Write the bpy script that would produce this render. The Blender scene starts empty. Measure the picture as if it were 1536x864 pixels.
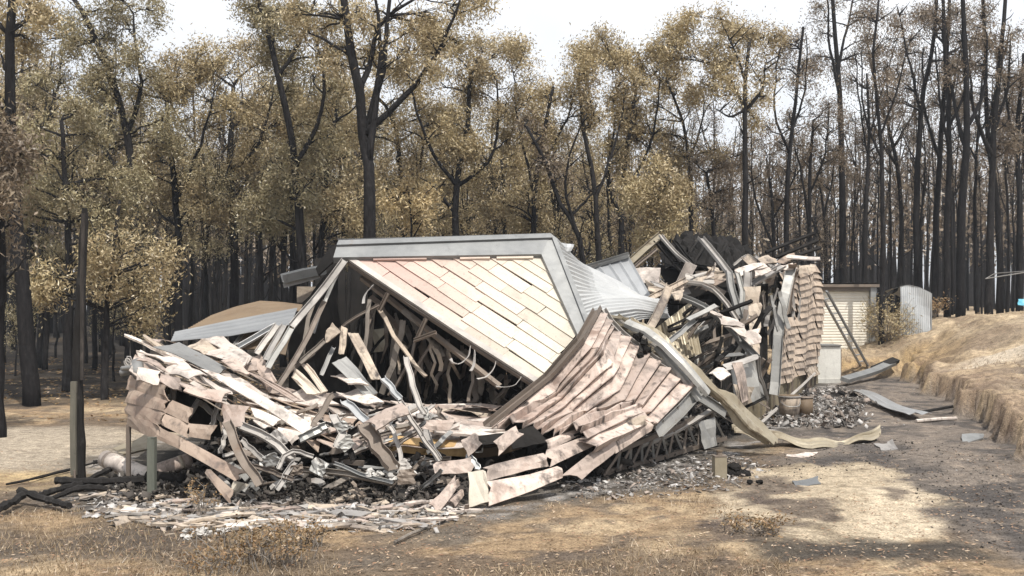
import bpy, math, random
import numpy as np
from mathutils import Vector

R = math.radians
rng = random.Random(7)
nr = np.random.default_rng(11)
C = bpy.context.scene.collection
SC = bpy.context.scene

# ------------------------------------------------------------------ camera, sky, sun, exposure
F = 1493.0; CX = 768.0; HY = 464.0; CH = 1.7
cam = bpy.data.cameras.new('camera'); cam.lens = 35.0; cam.sensor_width = 36.0
cam.shift_y = 32.0 / 1536.0; cam.clip_end = 2000; cam.clip_start = 0.1
co = bpy.data.objects.new('camera', cam); C.objects.link(co)
co.location = (0, 0, CH); co.rotation_euler = (R(90), 0, 0); SC.camera = co

SUN = Vector((0.24, -0.50, 1.05)).normalized()
W = bpy.data.worlds.new('World'); SC.world = W; W.use_nodes = True
wn = W.node_tree.nodes; wl = W.node_tree.links
bg = wn['Background']; bg.inputs['Strength'].default_value = 0.13
sky = wn.new('ShaderNodeTexSky'); sky.sky_type = 'NISHITA'; sky.sun_disc = False
sky.sun_elevation = math.asin(SUN.z); sky.sun_rotation = math.atan2(SUN.x, SUN.y) % (2 * math.pi)
sky.dust_density = 4.0; sky.ozone_density = 1.0; sky.air_density = 1.0; sky.altitude = 100
# thin bright overcast veil over the blue, thinner in patches
tc = wn.new('ShaderNodeTexCoord'); cn = wn.new('ShaderNodeTexNoise'); cn.inputs['Scale'].default_value = 1.7
cn.inputs['Detail'].default_value = 5; wl.new(tc.outputs['Generated'], cn.inputs['Vector'])
mr = wn.new('ShaderNodeMapRange'); wl.new(cn.outputs['Fac'], mr.inputs[0])
for i_, x_ in enumerate((0.35, 0.62, 0.50, 0.95)): mr.inputs[i_ + 1].default_value = x_
cm = wn.new('ShaderNodeMix'); cm.data_type = 'RGBA'; wl.new(mr.outputs[0], cm.inputs[0])
wl.new(sky.outputs[0], cm.inputs[6]); cm.inputs[7].default_value = (9.6, 9.75, 10.0, 1)
wl.new(cm.outputs[2], bg.inputs['Color'])
sl = bpy.data.lights.new('sun', 'SUN'); sl.energy = 5.0; sl.angle = R(0.6); sl.color = (1.0, 0.95, 0.87)
so = bpy.data.objects.new('sun', sl); C.objects.link(so); so.location = SUN * 60
so.rotation_euler = SUN.to_track_quat('Z', 'Y').to_euler()
vs = SC.view_settings; vs.view_transform = 'Standard'; vs.look = 'None'; vs.gamma = 1.0
vs.use_curve_mapping = False; vs.exposure = -0.06

# ------------------------------------------------------------------ helpers
def P(px, py, d): return Vector(((px - CX) * d / F, d, CH - (py - HY) * d / F))

def tag(o, label=None, cat=None, group=None, kind=None):
    if label: o['label'] = label
    if cat: o['category'] = cat
    if group: o['group'] = group
    if kind: o['kind'] = kind
    return o

def empty(name, loc, label=None, cat=None, group=None):
    o = bpy.data.objects.new(name, None); o.empty_display_size = 0.2
    C.objects.link(o); o.location = loc
    return tag(o, label, cat, group)

class MB:
    def __init__(s): s.v = []; s.f = []
    def quadgrid(s, g, th=0.0):
        """g: rows of points; th > 0 gives a closed sheet of that thickness"""
        n = len(g); m = len(g[0]); b = len(s.v)
        s.v += [p for r in g for p in r]
        idx = lambda i, j: b + i * m + j
        for i in range(n - 1):
            for j in range(m - 1):
                s.f.append((idx(i, j), idx(i, j + 1), idx(i + 1, j + 1), idx(i + 1, j)))
        if th > 0:
            b2 = len(s.v); lo = []
            for i in range(n):
                for j in range(m):
                    du = g[i][min(j + 1, m - 1)] - g[i][max(j - 1, 0)]
                    dv = g[min(i + 1, n - 1)][j] - g[max(i - 1, 0)][j]
                    nn = du.cross(dv)
                    nn = nn.normalized() if nn.length > 1e-9 else Vector((0, 0, 1))
                    lo.append(g[i][j] + nn * th)
            s.v += lo
            id2 = lambda i, j: b2 + i * m + j
            for i in range(n - 1):
                for j in range(m - 1):
                    s.f.append((id2(i, j), id2(i + 1, j), id2(i + 1, j + 1), id2(i, j + 1)))
            for i in range(n - 1):
                s.f.append((idx(i, 0), idx(i + 1, 0), id2(i + 1, 0), id2(i, 0)))
                s.f.append((idx(i, m - 1), id2(i, m - 1), id2(i + 1, m - 1), idx(i + 1, m - 1)))
            for j in range(m - 1):
                s.f.append((idx(0, j), id2(0, j), id2(0, j + 1), idx(0, j + 1)))
                s.f.append((idx(n - 1, j), idx(n - 1, j + 1), id2(n - 1, j + 1), id2(n - 1, j)))
        return s
    def sweep(s, pts, prof, up=Vector((0, 0, 1)), twist=0.0, scales=None):
        pts = [Vector(p) for p in pts]; n = len(pts); b = len(s.v); m = len(prof)
        for i, p in enumerate(pts):
            t = (pts[min(i + 1, n - 1)] - pts[max(i - 1, 0)]).normalized()
            u = Vector(up)
            if abs(t.dot(u)) > 0.97: u = Vector((0, -1, 0.1))
            sd = t.cross(u).normalized(); nn = sd.cross(t)
            a = twist * i / max(1, n - 1); ca, sa = math.cos(a), math.sin(a)
            k = scales[i] if scales else 1.0
            for (x, y) in prof:
                x2 = (x * ca - y * sa) * k; y2 = (x * sa + y * ca) * k
                s.v.append(p + sd * x2 + nn * y2)
        for i in range(n - 1):
            for j in range(m):
                j2 = (j + 1) % m
                s.f.append((b + i * m + j, b + i * m + j2, b + (i + 1) * m + j2, b + (i + 1) * m + j))
        s.f.append(tuple(b + j for j in range(m))[::-1])
        s.f.append(tuple(b + (n - 1) * m + j for j in range(m)))
        return s
    def tube(s, pts, rad, sides=6):
        prof = [(math.cos(2 * math.pi * j / sides), math.sin(2 * math.pi * j / sides)) for j in range(sides)]
        if not isinstance(rad, (list, tuple)): rad = [rad] * len(pts)
        return s.sweep(pts, prof, up=Vector((0.3, -0.9, 0.31)).normalized(), scales=list(rad))
    def prism(s, poly, off):
        n = len(poly); b = len(s.v)
        s.v += [Vector(p) for p in poly] + [Vector(p) + off for p in poly]
        s.f.append(tuple(range(b, b + n))); s.f.append(tuple(range(b + 2 * n - 1, b + n - 1, -1)))
        for j in range(n):
            s.f.append((b + j, b + n + j, b + n + (j + 1) % n, b + (j + 1) % n))
        return s
    def box(s, c, sz, rz=0.0):
        c = Vector(c); ca, sa = math.cos(rz), math.sin(rz); pts = []
        for dx, dy in ((-1, -1), (1, -1), (1, 1), (-1, 1)):
            x = dx * sz[0] / 2; y = dy * sz[1] / 2
            pts.append(c + Vector((x * ca - y * sa, x * sa + y * ca, -sz[2] / 2)))
        return s.prism(pts, Vector((0, 0, sz[2])))
    def build(s, name, mat, parent=None, smooth=False):
        off = Vector(parent_world(parent)) if parent else Vector((0, 0, 0))
        me = bpy.data.meshes.new(name)
        me.from_pydata([tuple(p - off) for p in s.v], [], s.f)
        if mat: me.materials.append(mat)
        if smooth:
            me.polygons.foreach_set('use_smooth', [True] * len(me.polygons))
        o = bpy.data.objects.new(name, me); C.objects.link(o)
        if parent: o.parent = parent
        return o

def parent_world(p):
    v = Vector(p.location)
    while p.parent: p = p.parent; v += Vector(p.location)
    return v

def thing_from(mb, name, mat, label, cat, group=None, smooth=False):
    """a thing that is one mesh, its origin at its own base"""
    c = Vector((sum(p.x for p in mb.v), sum(p.y for p in mb.v), 0)) / len(mb.v)
    c.z = min(p.z for p in mb.v)
    mb.v = [p - c for p in mb.v]
    o = mb.build(name, mat, None, smooth); o.location = c
    return tag(o, label, cat, group)

# --- value noise on arrays
_tab = nr.random((256, 256))
def vnoise(x, y):
    xi = np.floor(x).astype(int); yi = np.floor(y).astype(int); fx = x - xi; fy = y - yi
    fx = fx * fx * (3 - 2 * fx); fy = fy * fy * (3 - 2 * fy)
    a = _tab[xi % 256, yi % 256]; b = _tab[(xi + 1) % 256, yi % 256]
    c = _tab[xi % 256, (yi + 1) % 256]; d = _tab[(xi + 1) % 256, (yi + 1) % 256]
    return (a * (1 - fx) + b * fx) * (1 - fy) + (c * (1 - fx) + d * fx) * fy
def fbm(x, y, o=4):
    s = 0; a = 0.5; t = 0
    for i in range(o):
        s = s + a * vnoise(x * 2 ** i + 17.3 * i, y * 2 ** i + 5.1 * i); t += a; a *= 0.5
    return s / t
def sst(a, b, x):
    t = np.clip((x - a) / (b - a), 0, 1); return t * t * (3 - 2 * t)

def bank_mask(X, Y):
    wob = (fbm(X * 0.9, Y * 0.9, 4) - 0.5) * 1.5 + (fbm(X * 3.1 + 8, Y * 3.1, 4) - 0.5) * 0.55
    xb = np.interp(Y, [0, 6, 10.5, 13.6, 18.7, 23, 26, 40], [4.9, 5.0, 5.5, 6.6, 8.0, 9.2, 10.2, 10.2])
    m1 = 0.80 * sst(-0.03, 0.16, X - xb + wob * 0.9) + 0.20 * sst(0.1, 1.6, X - xb + wob * 0.9)
    m2 = sst(-0.1, 0.6, Y - 24.9 + wob * 0.7) * sst(2.5, 6, X)
    return np.maximum(m1, m2)
def ground_z(X, Y):
    X = np.asarray(X, float); Y = np.asarray(Y, float)
    bm = bank_mask(X, Y)
    top = 0.54 - 0.022 * np.clip(Y - 25, 0, 9) + 0.85 * sst(9.0, 12.6, X) * sst(13, 24, Y) + 0.03 * np.clip(X - 8, 0, 20)
    top = top + (fbm(X * 0.5 + 9, Y * 0.5, 3) - 0.5) * 0.25
    z = bm * top
    z = z + (fbm(X * 0.35, Y * 0.35 + 3, 3) - 0.5) * 0.10 * sst(40, 5, Y)
    z = z + (fbm(X * 3.1, Y * 3.1, 4) - 0.5) * 0.06 + bm * (fbm(X * 1.7 + 4, Y * 1.7, 5) - 0.5) * 0.34 + np.clip(4 * bm * (1 - bm), 0, 1) * (np.abs(fbm(X * 2.6 + 31, Y * 2.6, 5) - 0.5) - 0.12) * 0.5
    far = sst(26, 60, Y) * sst(2, -25, X)
    z = z + far * 0.5
    return z
def gz(x, y): return float(ground_z(np.array([x]), np.array([y]))[0])
def gp(px, py):
    """where the ray through that spot meets the ground"""
    last = 4.0
    for i in range(400):
        d = 4.0 * 1.009 ** i
        p = P(px, py, d)
        if p.z <= gz(p.x, p.y): return Vector((p.x, p.y, gz(p.x, p.y)))
    return P(px, py, d)
def flat(px, py):
    d = CH * F / (py - HY); return ((px - CX) * d / F, d)

def polysd(X, Y, poly):
    """signed distance to a polygon, positive inside"""
    n = len(poly); dmin = np.full(X.shape, 1e9); ins = np.zeros(X.shape, bool)
    for i in range(n):
        x0, y0 = poly[i]; x1, y1 = poly[(i + 1) % n]
        dx, dy = x1 - x0, y1 - y0
        t = np.clip(((X - x0) * dx + (Y - y0) * dy) / (dx * dx + dy * dy + 1e-9), 0, 1)
        dmin = np.minimum(dmin, np.hypot(X - x0 - t * dx, Y - y0 - t * dy))
        if abs(dy) > 1e-9:
            c = ((y0 > Y) != (y1 > Y)) & (X < dx * (Y - y0) / dy + x0); ins ^= c
    return np.where(ins, dmin, -dmin)

# ------------------------------------------------------------------ materials
def new_mat(name):
    m = bpy.data.materials.new(name); m.use_nodes = True
    nt = m.node_tree; b = nt.nodes['Principled BSDF']
    return m, nt, b
def N(nt, t, **kw):
    n = nt.nodes.new(t)
    for k, v in kw.items():
        if k in n.inputs: n.inputs[k].default_value = v
        else: setattr(n, k, v)
    return n
def pos(nt, scale=(1, 1, 1)):
    g = N(nt, 'ShaderNodeNewGeometry'); mp = N(nt, 'ShaderNodeMapping'); mp.inputs['Scale'].default_value = scale
    nt.links.new(g.outputs['Position'], mp.inputs['Vector']); return mp.outputs[0]
def noise(nt, vec, sc, det=4, rough=0.55, dist=0.0):
    n = N(nt, 'ShaderNodeTexNoise'); n.inputs['Scale'].default_value = sc; n.inputs['Detail'].default_value = det
    n.inputs['Roughness'].default_value = rough; n.inputs['Distortion'].default_value = dist
    if vec is not None: nt.links.new(vec, n.inputs['Vector'])
    return n.outputs['Fac']
def ramp(nt, fac, stops):
    r = N(nt, 'ShaderNodeValToRGB'); e = r.color_ramp.elements
    while len(e) < len(stops): e.new(0.5)
    for el, (p, c) in zip(e, stops):
        el.position = p; el.color = (*c, 1) if len(c) == 3 else c
    nt.links.new(fac, r.inputs[0]); return r.outputs[0]
def mix(nt, fac, a, b, mode='MIX'):
    n = N(nt, 'ShaderNodeMix', data_type='RGBA', blend_type=mode)
    for v, i in ((fac, 0), (a, 6), (b, 7)):
        if hasattr(v, 'is_output'): nt.links.new(v, n.inputs[i])
        else: n.inputs[i].default_value = v if i == 0 else (*v, 1)
    return n.outputs[2]
def rng_map(nt, v, a, b, c, d):
    n = N(nt, 'ShaderNodeMapRange'); nt.links.new(v, n.inputs[0])
    for i, x in enumerate((a, b, c, d)): n.inputs[i + 1].default_value = x
    return n.outputs[0]
def bump(nt, b, h, s=0.3, d=0.01):
    n = N(nt, 'ShaderNodeBump'); n.inputs['Strength'].default_value = s; n.inputs['Distance'].default_value = d
    nt.links.new(h, n.inputs['Height']); nt.links.new(n.outputs[0], b.inputs['Normal'])
def obj_rand(nt): return N(nt, 'ShaderNodeObjectInfo').outputs['Random']
def isl_rand(nt): return N(nt, 'ShaderNodeNewGeometry').outputs['Random Per Island']

def siding(name, c1, c2, scorch, amount, dark=(0.06, 0.05, 0.045), damt=0.25, rough=0.6, spot=None):
    """baked enamel cladding: two paint tones, brown scorch, soot streaks"""
    m, nt, b = new_mat(name); v = pos(nt)
    col = mix(nt, rng_map(nt, noise(nt, v, 1.6, 4), 0.35, 0.65, 0, 1), c1, c2)
    sc = noise(nt, v, 3.1, 5, 0.6, 0.6)
    col = mix(nt, rng_map(nt, sc, 0.62 - amount, 0.82 - amount, 0, 0.85), col, scorch)
    if spot:
        g = N(nt, 'ShaderNodeNewGeometry'); d = N(nt, 'ShaderNodeVectorMath', operation='DISTANCE')
        nt.links.new(g.outputs['Position'], d.inputs[0]); d.inputs[1].default_value = spot[0]
        col = mix(nt, rng_map(nt, d.outputs['Value'], spot[1], 0.2, 0, 0.85), col, spot[2])
    rn = obj_rand(nt)
    col = mix(nt, 1.0, col, ramp(nt, rn, [(0, (0.80, 0.79, 0.78)), (0.5, (0.97, 0.96, 0.95)), (1, (1.08, 1.07, 1.05))]), 'MULTIPLY')
    v2 = pos(nt, (9, 9, 2.2))
    so_ = noise(nt, v2, 1.1, 5, 0.62)
    col = mix(nt, rng_map(nt, so_, 0.53, 0.70, 0, min(1.0, damt * 2.4)), col, dark)
    lw = noise(nt, v, 1.3, 6, 0.7, 0.4)
    col = mix(nt, rng_map(nt, lw, 0.50, 0.64, 0, min(1.0, damt * 2.0)), col, (0.13, 0.11, 0.10))
    sp = noise(nt, v, 34, 3, 0.6)
    col = mix(nt, rng_map(nt, sp, 0.58, 0.75, 0, 0.35), col, dark)
    nt.links.new(col, b.inputs['Base Color'])
    b.inputs['Roughness'].default_value = rough; b.inputs['Specular IOR Level'].default_value = 0.3
    bump(nt, b, noise(nt, v, 14, 5, 0.6), 0.35, 0.012)
    return m

M = {}
def gablespot(): return (P(560, 405, 11.9), 2.1, (0.50, 0.335, 0.30))
M['cream'] = siding('cream_cladding', (0.60, 0.552, 0.468), (0.55, 0.505, 0.425), (0.50, 0.435, 0.345), -0.04, damt=0.07, spot=gablespot())
M['pink'] = siding('scorched_pink_cladding', (0.48, 0.40, 0.35), (0.41, 0.335, 0.295), (0.25, 0.17, 0.135), 0.07, damt=0.40)
M['buckled'] = siding('buckled_pink_cladding', (0.60, 0.505, 0.45), (0.50, 0.41, 0.36), (0.22, 0.15, 0.12), 0.13, damt=0.42)
M['brown'] = siding('browned_cladding', (0.35, 0.27, 0.215), (0.39, 0.31, 0.25), (0.24, 0.165, 0.13), 0.08, damt=0.3)
M['pale'] = siding('ash_whitened_cladding', (0.66, 0.605, 0.555), (0.55, 0.485, 0.44), (0.38, 0.29, 0.245), 0.05, damt=0.32)
M['dull'] = siding('sooty_tan_cladding', (0.42, 0.35, 0.28), (0.50, 0.43, 0.35), (0.20, 0.15, 0.12), 0.10, damt=0.40)
M['walltile'] = siding('smoked_tan_cladding', (0.50, 0.41, 0.33), (0.42, 0.34, 0.27), (0.26, 0.20, 0.16), 0.02, damt=0.30)
M['whitebox'] = siding('white_enamel', (0.74, 0.74, 0.70), (0.70, 0.70, 0.66), (0.50, 0.45, 0.36), -0.10, damt=0.06, rough=0.45)

def steel(name, c1, c2, rust=(0.16, 0.09, 0.05), ramt=0.0, metal=0.35, rough=0.5, soot=0.3):
    m, nt, b = new_mat(name); v = pos(nt)
    col = mix(nt, rng_map(nt, noise(nt, v, 2.4, 5, 0.6), 0.3, 0.7, 0, 1), c1, c2)
    col = mix(nt, rng_map(nt, noise(nt, v, 4.3, 5, 0.65, 0.5), 0.64 - ramt, 0.80 - ramt, 0, 0.9), col, rust)
    col = mix(nt, rng_map(nt, noise(nt, pos(nt, (7, 7, 3)), 1.7, 5, 0.65), 0.60, 0.80, 0, soot * 2), col, (0.035, 0.033, 0.032))
    col = mix(nt, 1.0, col, ramp(nt, obj_rand(nt), [(0, (0.72, 0.72, 0.72)), (1, (1.12, 1.1, 1.06))]), 'MULTIPLY')
    nt.links.new(col, b.inputs['Base Color']); b.inputs['Metallic'].default_value = metal
    if 'black' in name: b.inputs['Specular IOR Level'].default_value = 0.08
    nt.links.new(rng_map(nt, noise(nt, v, 8, 4), 0.3, 0.7, rough - 0.12, rough + 0.18), b.inputs['Roughness'])
    bump(nt, b, noise(nt, v, 11, 5, 0.6), 0.3, 0.012)
    return m
M['galv'] = steel('burnt_galvanised_steel', (0.40, 0.40, 0.39), (0.26, 0.26, 0.255), ramt=0.0)
M['ashsteel'] = steel('ash_coated_steel', (0.48, 0.46, 0.44), (0.27, 0.255, 0.245), ramt=0.02, metal=0.15, rough=0.65)
M['fascia'] = steel('grey_blue_fascia', (0.18, 0.19, 0.20), (0.27, 0.28, 0.285), ramt=-0.08, metal=0.2, rough=0.5, soot=0.25)
M['capping'] = steel('dark_capping', (0.16, 0.17, 0.18), (0.22, 0.23, 0.24), metal=0.3, soot=0.3)
M['zinc'] = steel('zinc_roof_sheet', (0.52, 0.535, 0.55), (0.42, 0.435, 0.45), ramt=-0.12, metal=0.35, rough=0.5, soot=0.05)
M['zincdull'] = steel('dulled_roof_sheet', (0.34, 0.35, 0.36), (0.27, 0.28, 0.29), ramt=-0.05, metal=0.35, soot=0.2)
M['olive'] = steel('heat_browned_roof_sheet', (0.40, 0.36, 0.28), (0.25, 0.21, 0.145), rust=(0.14, 0.10, 0.06), ramt=0.10, metal=0.25, rough=0.5, soot=0.35)
M['rusty'] = steel('rust_brown_sheet', (0.19, 0.14, 0.09), (0.14, 0.10, 0.065), ramt=0.04, metal=0.1, rough=0.65, soot=0.25)
M['blacksteel'] = steel('soot_and_shade_black_sheet', (0.014, 0.0135, 0.0135), (0.024, 0.022, 0.021), rust=(0.05, 0.04, 0.034), metal=0.0, rough=0.85, soot=0.3)  # sooty metal; on the hollow's walls its black also stands in for shade
M['brownsteel'] = steel('scorched_brown_steel', (0.22, 0.18, 0.15), (0.15, 0.125, 0.105), ramt=0.03, metal=0.15, rough=0.6, soot=0.3)
M['shedmetal'] = steel('pale_shed_sheet', (0.60, 0.63, 0.66), (0.50, 0.53, 0.56), ramt=-0.14, metal=0.25, rough=0.5, soot=0.05)
M['roller'] = steel('cream_roller_door', (0.80, 0.77, 0.69), (0.72, 0.69, 0.62), rust=(0.42, 0.35, 0.26), ramt=-0.05, metal=0.0, rough=0.5, soot=0.12)

def timber(name, c1, c2, soot=0.3, cc=(0.02, 0.019, 0.018)):
    m, nt, b = new_mat(name); v = pos(nt, (10, 10, 2))
    col = mix(nt, rng_map(nt, noise(nt, v, 2, 5, 0.65), 0.3, 0.7, 0, 1), c1, c2)
    col = mix(nt, rng_map(nt, noise(nt, pos(nt), 3.2, 5, 0.6), 0.62 - soot * 0.5, 0.72 - soot * 0.5, 0, 0.95), col, cc)
    nt.links.new(col, b.inputs['Base Color']); b.inputs['Roughness'].default_value = 0.85; b.inputs['Specular IOR Level'].default_value = 0.12
    bump(nt, b, noise(nt, v, 5, 5, 0.7), 0.6, 0.015)
    return m
M['char'] = timber('charred_timber', (0.016, 0.015, 0.0145), (0.03, 0.028, 0.027), soot=0.0, cc=(0.07, 0.066, 0.062))
M['ochre'] = timber('ochre_timber', (0.52, 0.36, 0.18), (0.38, 0.25, 0.12), soot=0.05)
M['greytimber'] = timber('grey_weathered_timber', (0.26, 0.23, 0.20), (0.17, 0.15, 0.13), soot=0.1)
M['greenpost'] = timber('grey_green_post', (0.11, 0.12, 0.10), (0.16, 0.165, 0.14), soot=0.05)
M['paintedplank'] = timber('faded_green_plank', (0.17, 0.16, 0.13), (0.12, 0.115, 0.095), soot=0.02)

def bark(name, c1, c2, hi):
    m, nt, b = new_mat(name); v = pos(nt, (6, 6, 1.4))
    col = ramp(nt, noise(nt, v, 3, 6, 0.65), [(0.32, c1), (0.58, c2), (0.75, hi)])
    col = mix(nt, 1.0, col, ramp(nt, obj_rand(nt), [(0, (0.75, 0.75, 0.77)), (1, (1.25, 1.2, 1.15))]), 'MULTIPLY')
    nt.links.new(col, b.inputs['Base Color']); b.inputs['Roughness'].default_value = 0.9; b.inputs['Specular IOR Level'].default_value = 0.08
    bump(nt, b, noise(nt, v, 5, 6, 0.7), 0.9, 0.03)
    return m
M['bark'] = bark('charred_bark', (0.012, 0.0115, 0.012), (0.024, 0.023, 0.024), (0.055, 0.052, 0.051))
M['barkgrey'] = bark('singed_bark', (0.04, 0.036, 0.034), (0.075, 0.068, 0.062), (0.15, 0.13, 0.115))

def leaf(name, cols, trans=0.16):
    m, nt, b = new_mat(name); nt.nodes.remove(b)
    out = nt.nodes['Material Output']
    col = ramp(nt, isl_rand(nt), [(i / (len(cols) - 1), c) for i, c in enumerate(cols)])
    big = noise(nt, pos(nt), 0.75, 3)
    col = mix(nt, 1.0, col, ramp(nt, big, [(0.35, (0.80, 0.76, 0.72)), (0.65, (1.18, 1.16, 1.10))]), 'MULTIPLY')
    d = N(nt, 'ShaderNodeBsdfDiffuse'); t = N(nt, 'ShaderNodeBsdfTranslucent'); mx = N(nt, 'ShaderNodeMixShader')
    gl = N(nt, 'ShaderNodeBsdfGlossy'); gl.inputs['Roughness'].default_value = 0.45; mx2 = N(nt, 'ShaderNodeMixShader')
    mx.inputs[0].default_value = trans; mx2.inputs[0].default_value = 0.06
    for s in (d, t): nt.links.new(col, s.inputs['Color'])
    nt.links.new(d.outputs[0], mx.inputs[1]); nt.links.new(t.outputs[0], mx.inputs[2])
    nt.links.new(mx.outputs[0], mx2.inputs[1]); nt.links.new(gl.outputs[0], mx2.inputs[2])
    nt.links.new(mx2.outputs[0], out.inputs['Surface'])
    return m
M['leaf_olive'] = leaf('scorched_olive_leaves', [(0.17, 0.15, 0.085), (0.32, 0.285, 0.165), (0.27, 0.22, 0.13), (0.43, 0.39, 0.25)])
M['leaf_tan'] = leaf('scorched_tan_leaves', [(0.24, 0.19, 0.105), (0.44, 0.37, 0.215), (0.35, 0.27, 0.15), (0.56, 0.49, 0.32)])
M['leaf_gold'] = leaf('scorched_golden_leaves', [(0.42, 0.33, 0.17), (0.54, 0.44, 0.25), (0.46, 0.34, 0.18)])
M['leaf_brown'] = leaf('scorched_brown_leaves', [(0.12, 0.10, 0.075), (0.22, 0.175, 0.125), (0.18, 0.135, 0.095), (0.32, 0.265, 0.19)])
M['leaf_dry'] = leaf('dry_shrub_leaves', [(0.20, 0.12, 0.06), (0.32, 0.21, 0.11), (0.17, 0.13, 0.07), (0.40, 0.28, 0.15)])
M['litter'] = leaf('fallen_leaves', [(0.26, 0.17, 0.11), (0.40, 0.31, 0.22), (0.20, 0.11, 0.07), (0.52, 0.43, 0.33), (0.30, 0.17, 0.10), (0.22, 0.16, 0.11)], 0.1)
M['straw'] = leaf('dry_grass', [(0.36, 0.28, 0.18), (0.46, 0.37, 0.25), (0.27, 0.20, 0.13), (0.17, 0.13, 0.09)], 0.2)

def rubblemat(name, cols):
    m, nt, b = new_mat(name)
    col = ramp(nt, isl_rand(nt), [(i / (len(cols) - 1), c) for i, c in enumerate(cols)])
    col = mix(nt, rng_map(nt, noise(nt, pos(nt), 18, 4), 0.45, 0.7, 0, 0.5), col, (0.06, 0.055, 0.05))
    nt.links.new(col, b.inputs['Base Color']); b.inputs['Roughness'].default_value = 0.9; b.inputs['Specular IOR Level'].default_value = 0.1
    return m
M['rubble'] = rubblemat('ash_rubble', [(0.50, 0.48, 0.46), (0.28, 0.26, 0.245), (0.06, 0.057, 0.054), (0.36, 0.30, 0.26), (0.09, 0.085, 0.08), (0.58, 0.56, 0.54), (0.16, 0.145, 0.13), (0.05, 0.047, 0.045)])
M['darkrubble'] = rubblemat('charred_rubble', [(0.025, 0.024, 0.023), (0.06, 0.054, 0.048), (0.016, 0.0155, 0.015), (0.15, 0.135, 0.12), (0.035, 0.03, 0.028)])
M['ash'] = rubblemat('pale_ash_clod', [(0.62, 0.60, 0.57), (0.50, 0.48, 0.45)])

def groundmat():
    m, nt, b = new_mat('burnt_ground'); v = pos(nt)
    a = N(nt, 'ShaderNodeAttribute'); a.attribute_name = 'soil'
    f1 = noise(nt, v, 9, 6, 0.7); f2 = noise(nt, v, 55, 4, 0.65)
    col = mix(nt, 1.0, a.outputs['Color'], ramp(nt, f1, [(0.30, (0.50, 0.48, 0.46)), (0.52, (1, 1, 1)), (0.72, (1.35, 1.32, 1.28))]), 'MULTIPLY')
    col = mix(nt, 1.0, col, ramp(nt, f2, [(0.32, (0.50, 0.48, 0.45)), (0.5, (1, 1, 1)), (0.68, (1.40, 1.38, 1.33))]), 'MULTIPLY')
    col = mix(nt, 1.0, col, (1.06, 1.06, 1.06), 'MULTIPLY')
    nt.links.new(col, b.inputs['Base Color']); b.inputs['Roughness'].default_value = 0.95
    b.inputs['Specular IOR Level'].default_value = 0.15
    h = N(nt, 'ShaderNodeMath', operation='ADD'); nt.links.new(noise(nt, v, 22, 6, 0.7), h.inputs[0]); nt.links.new(f2, h.inputs[1])
    bump(nt, b, h.outputs[0], 0.8, 0.03)
    return m
M['ground'] = groundmat()

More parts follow.
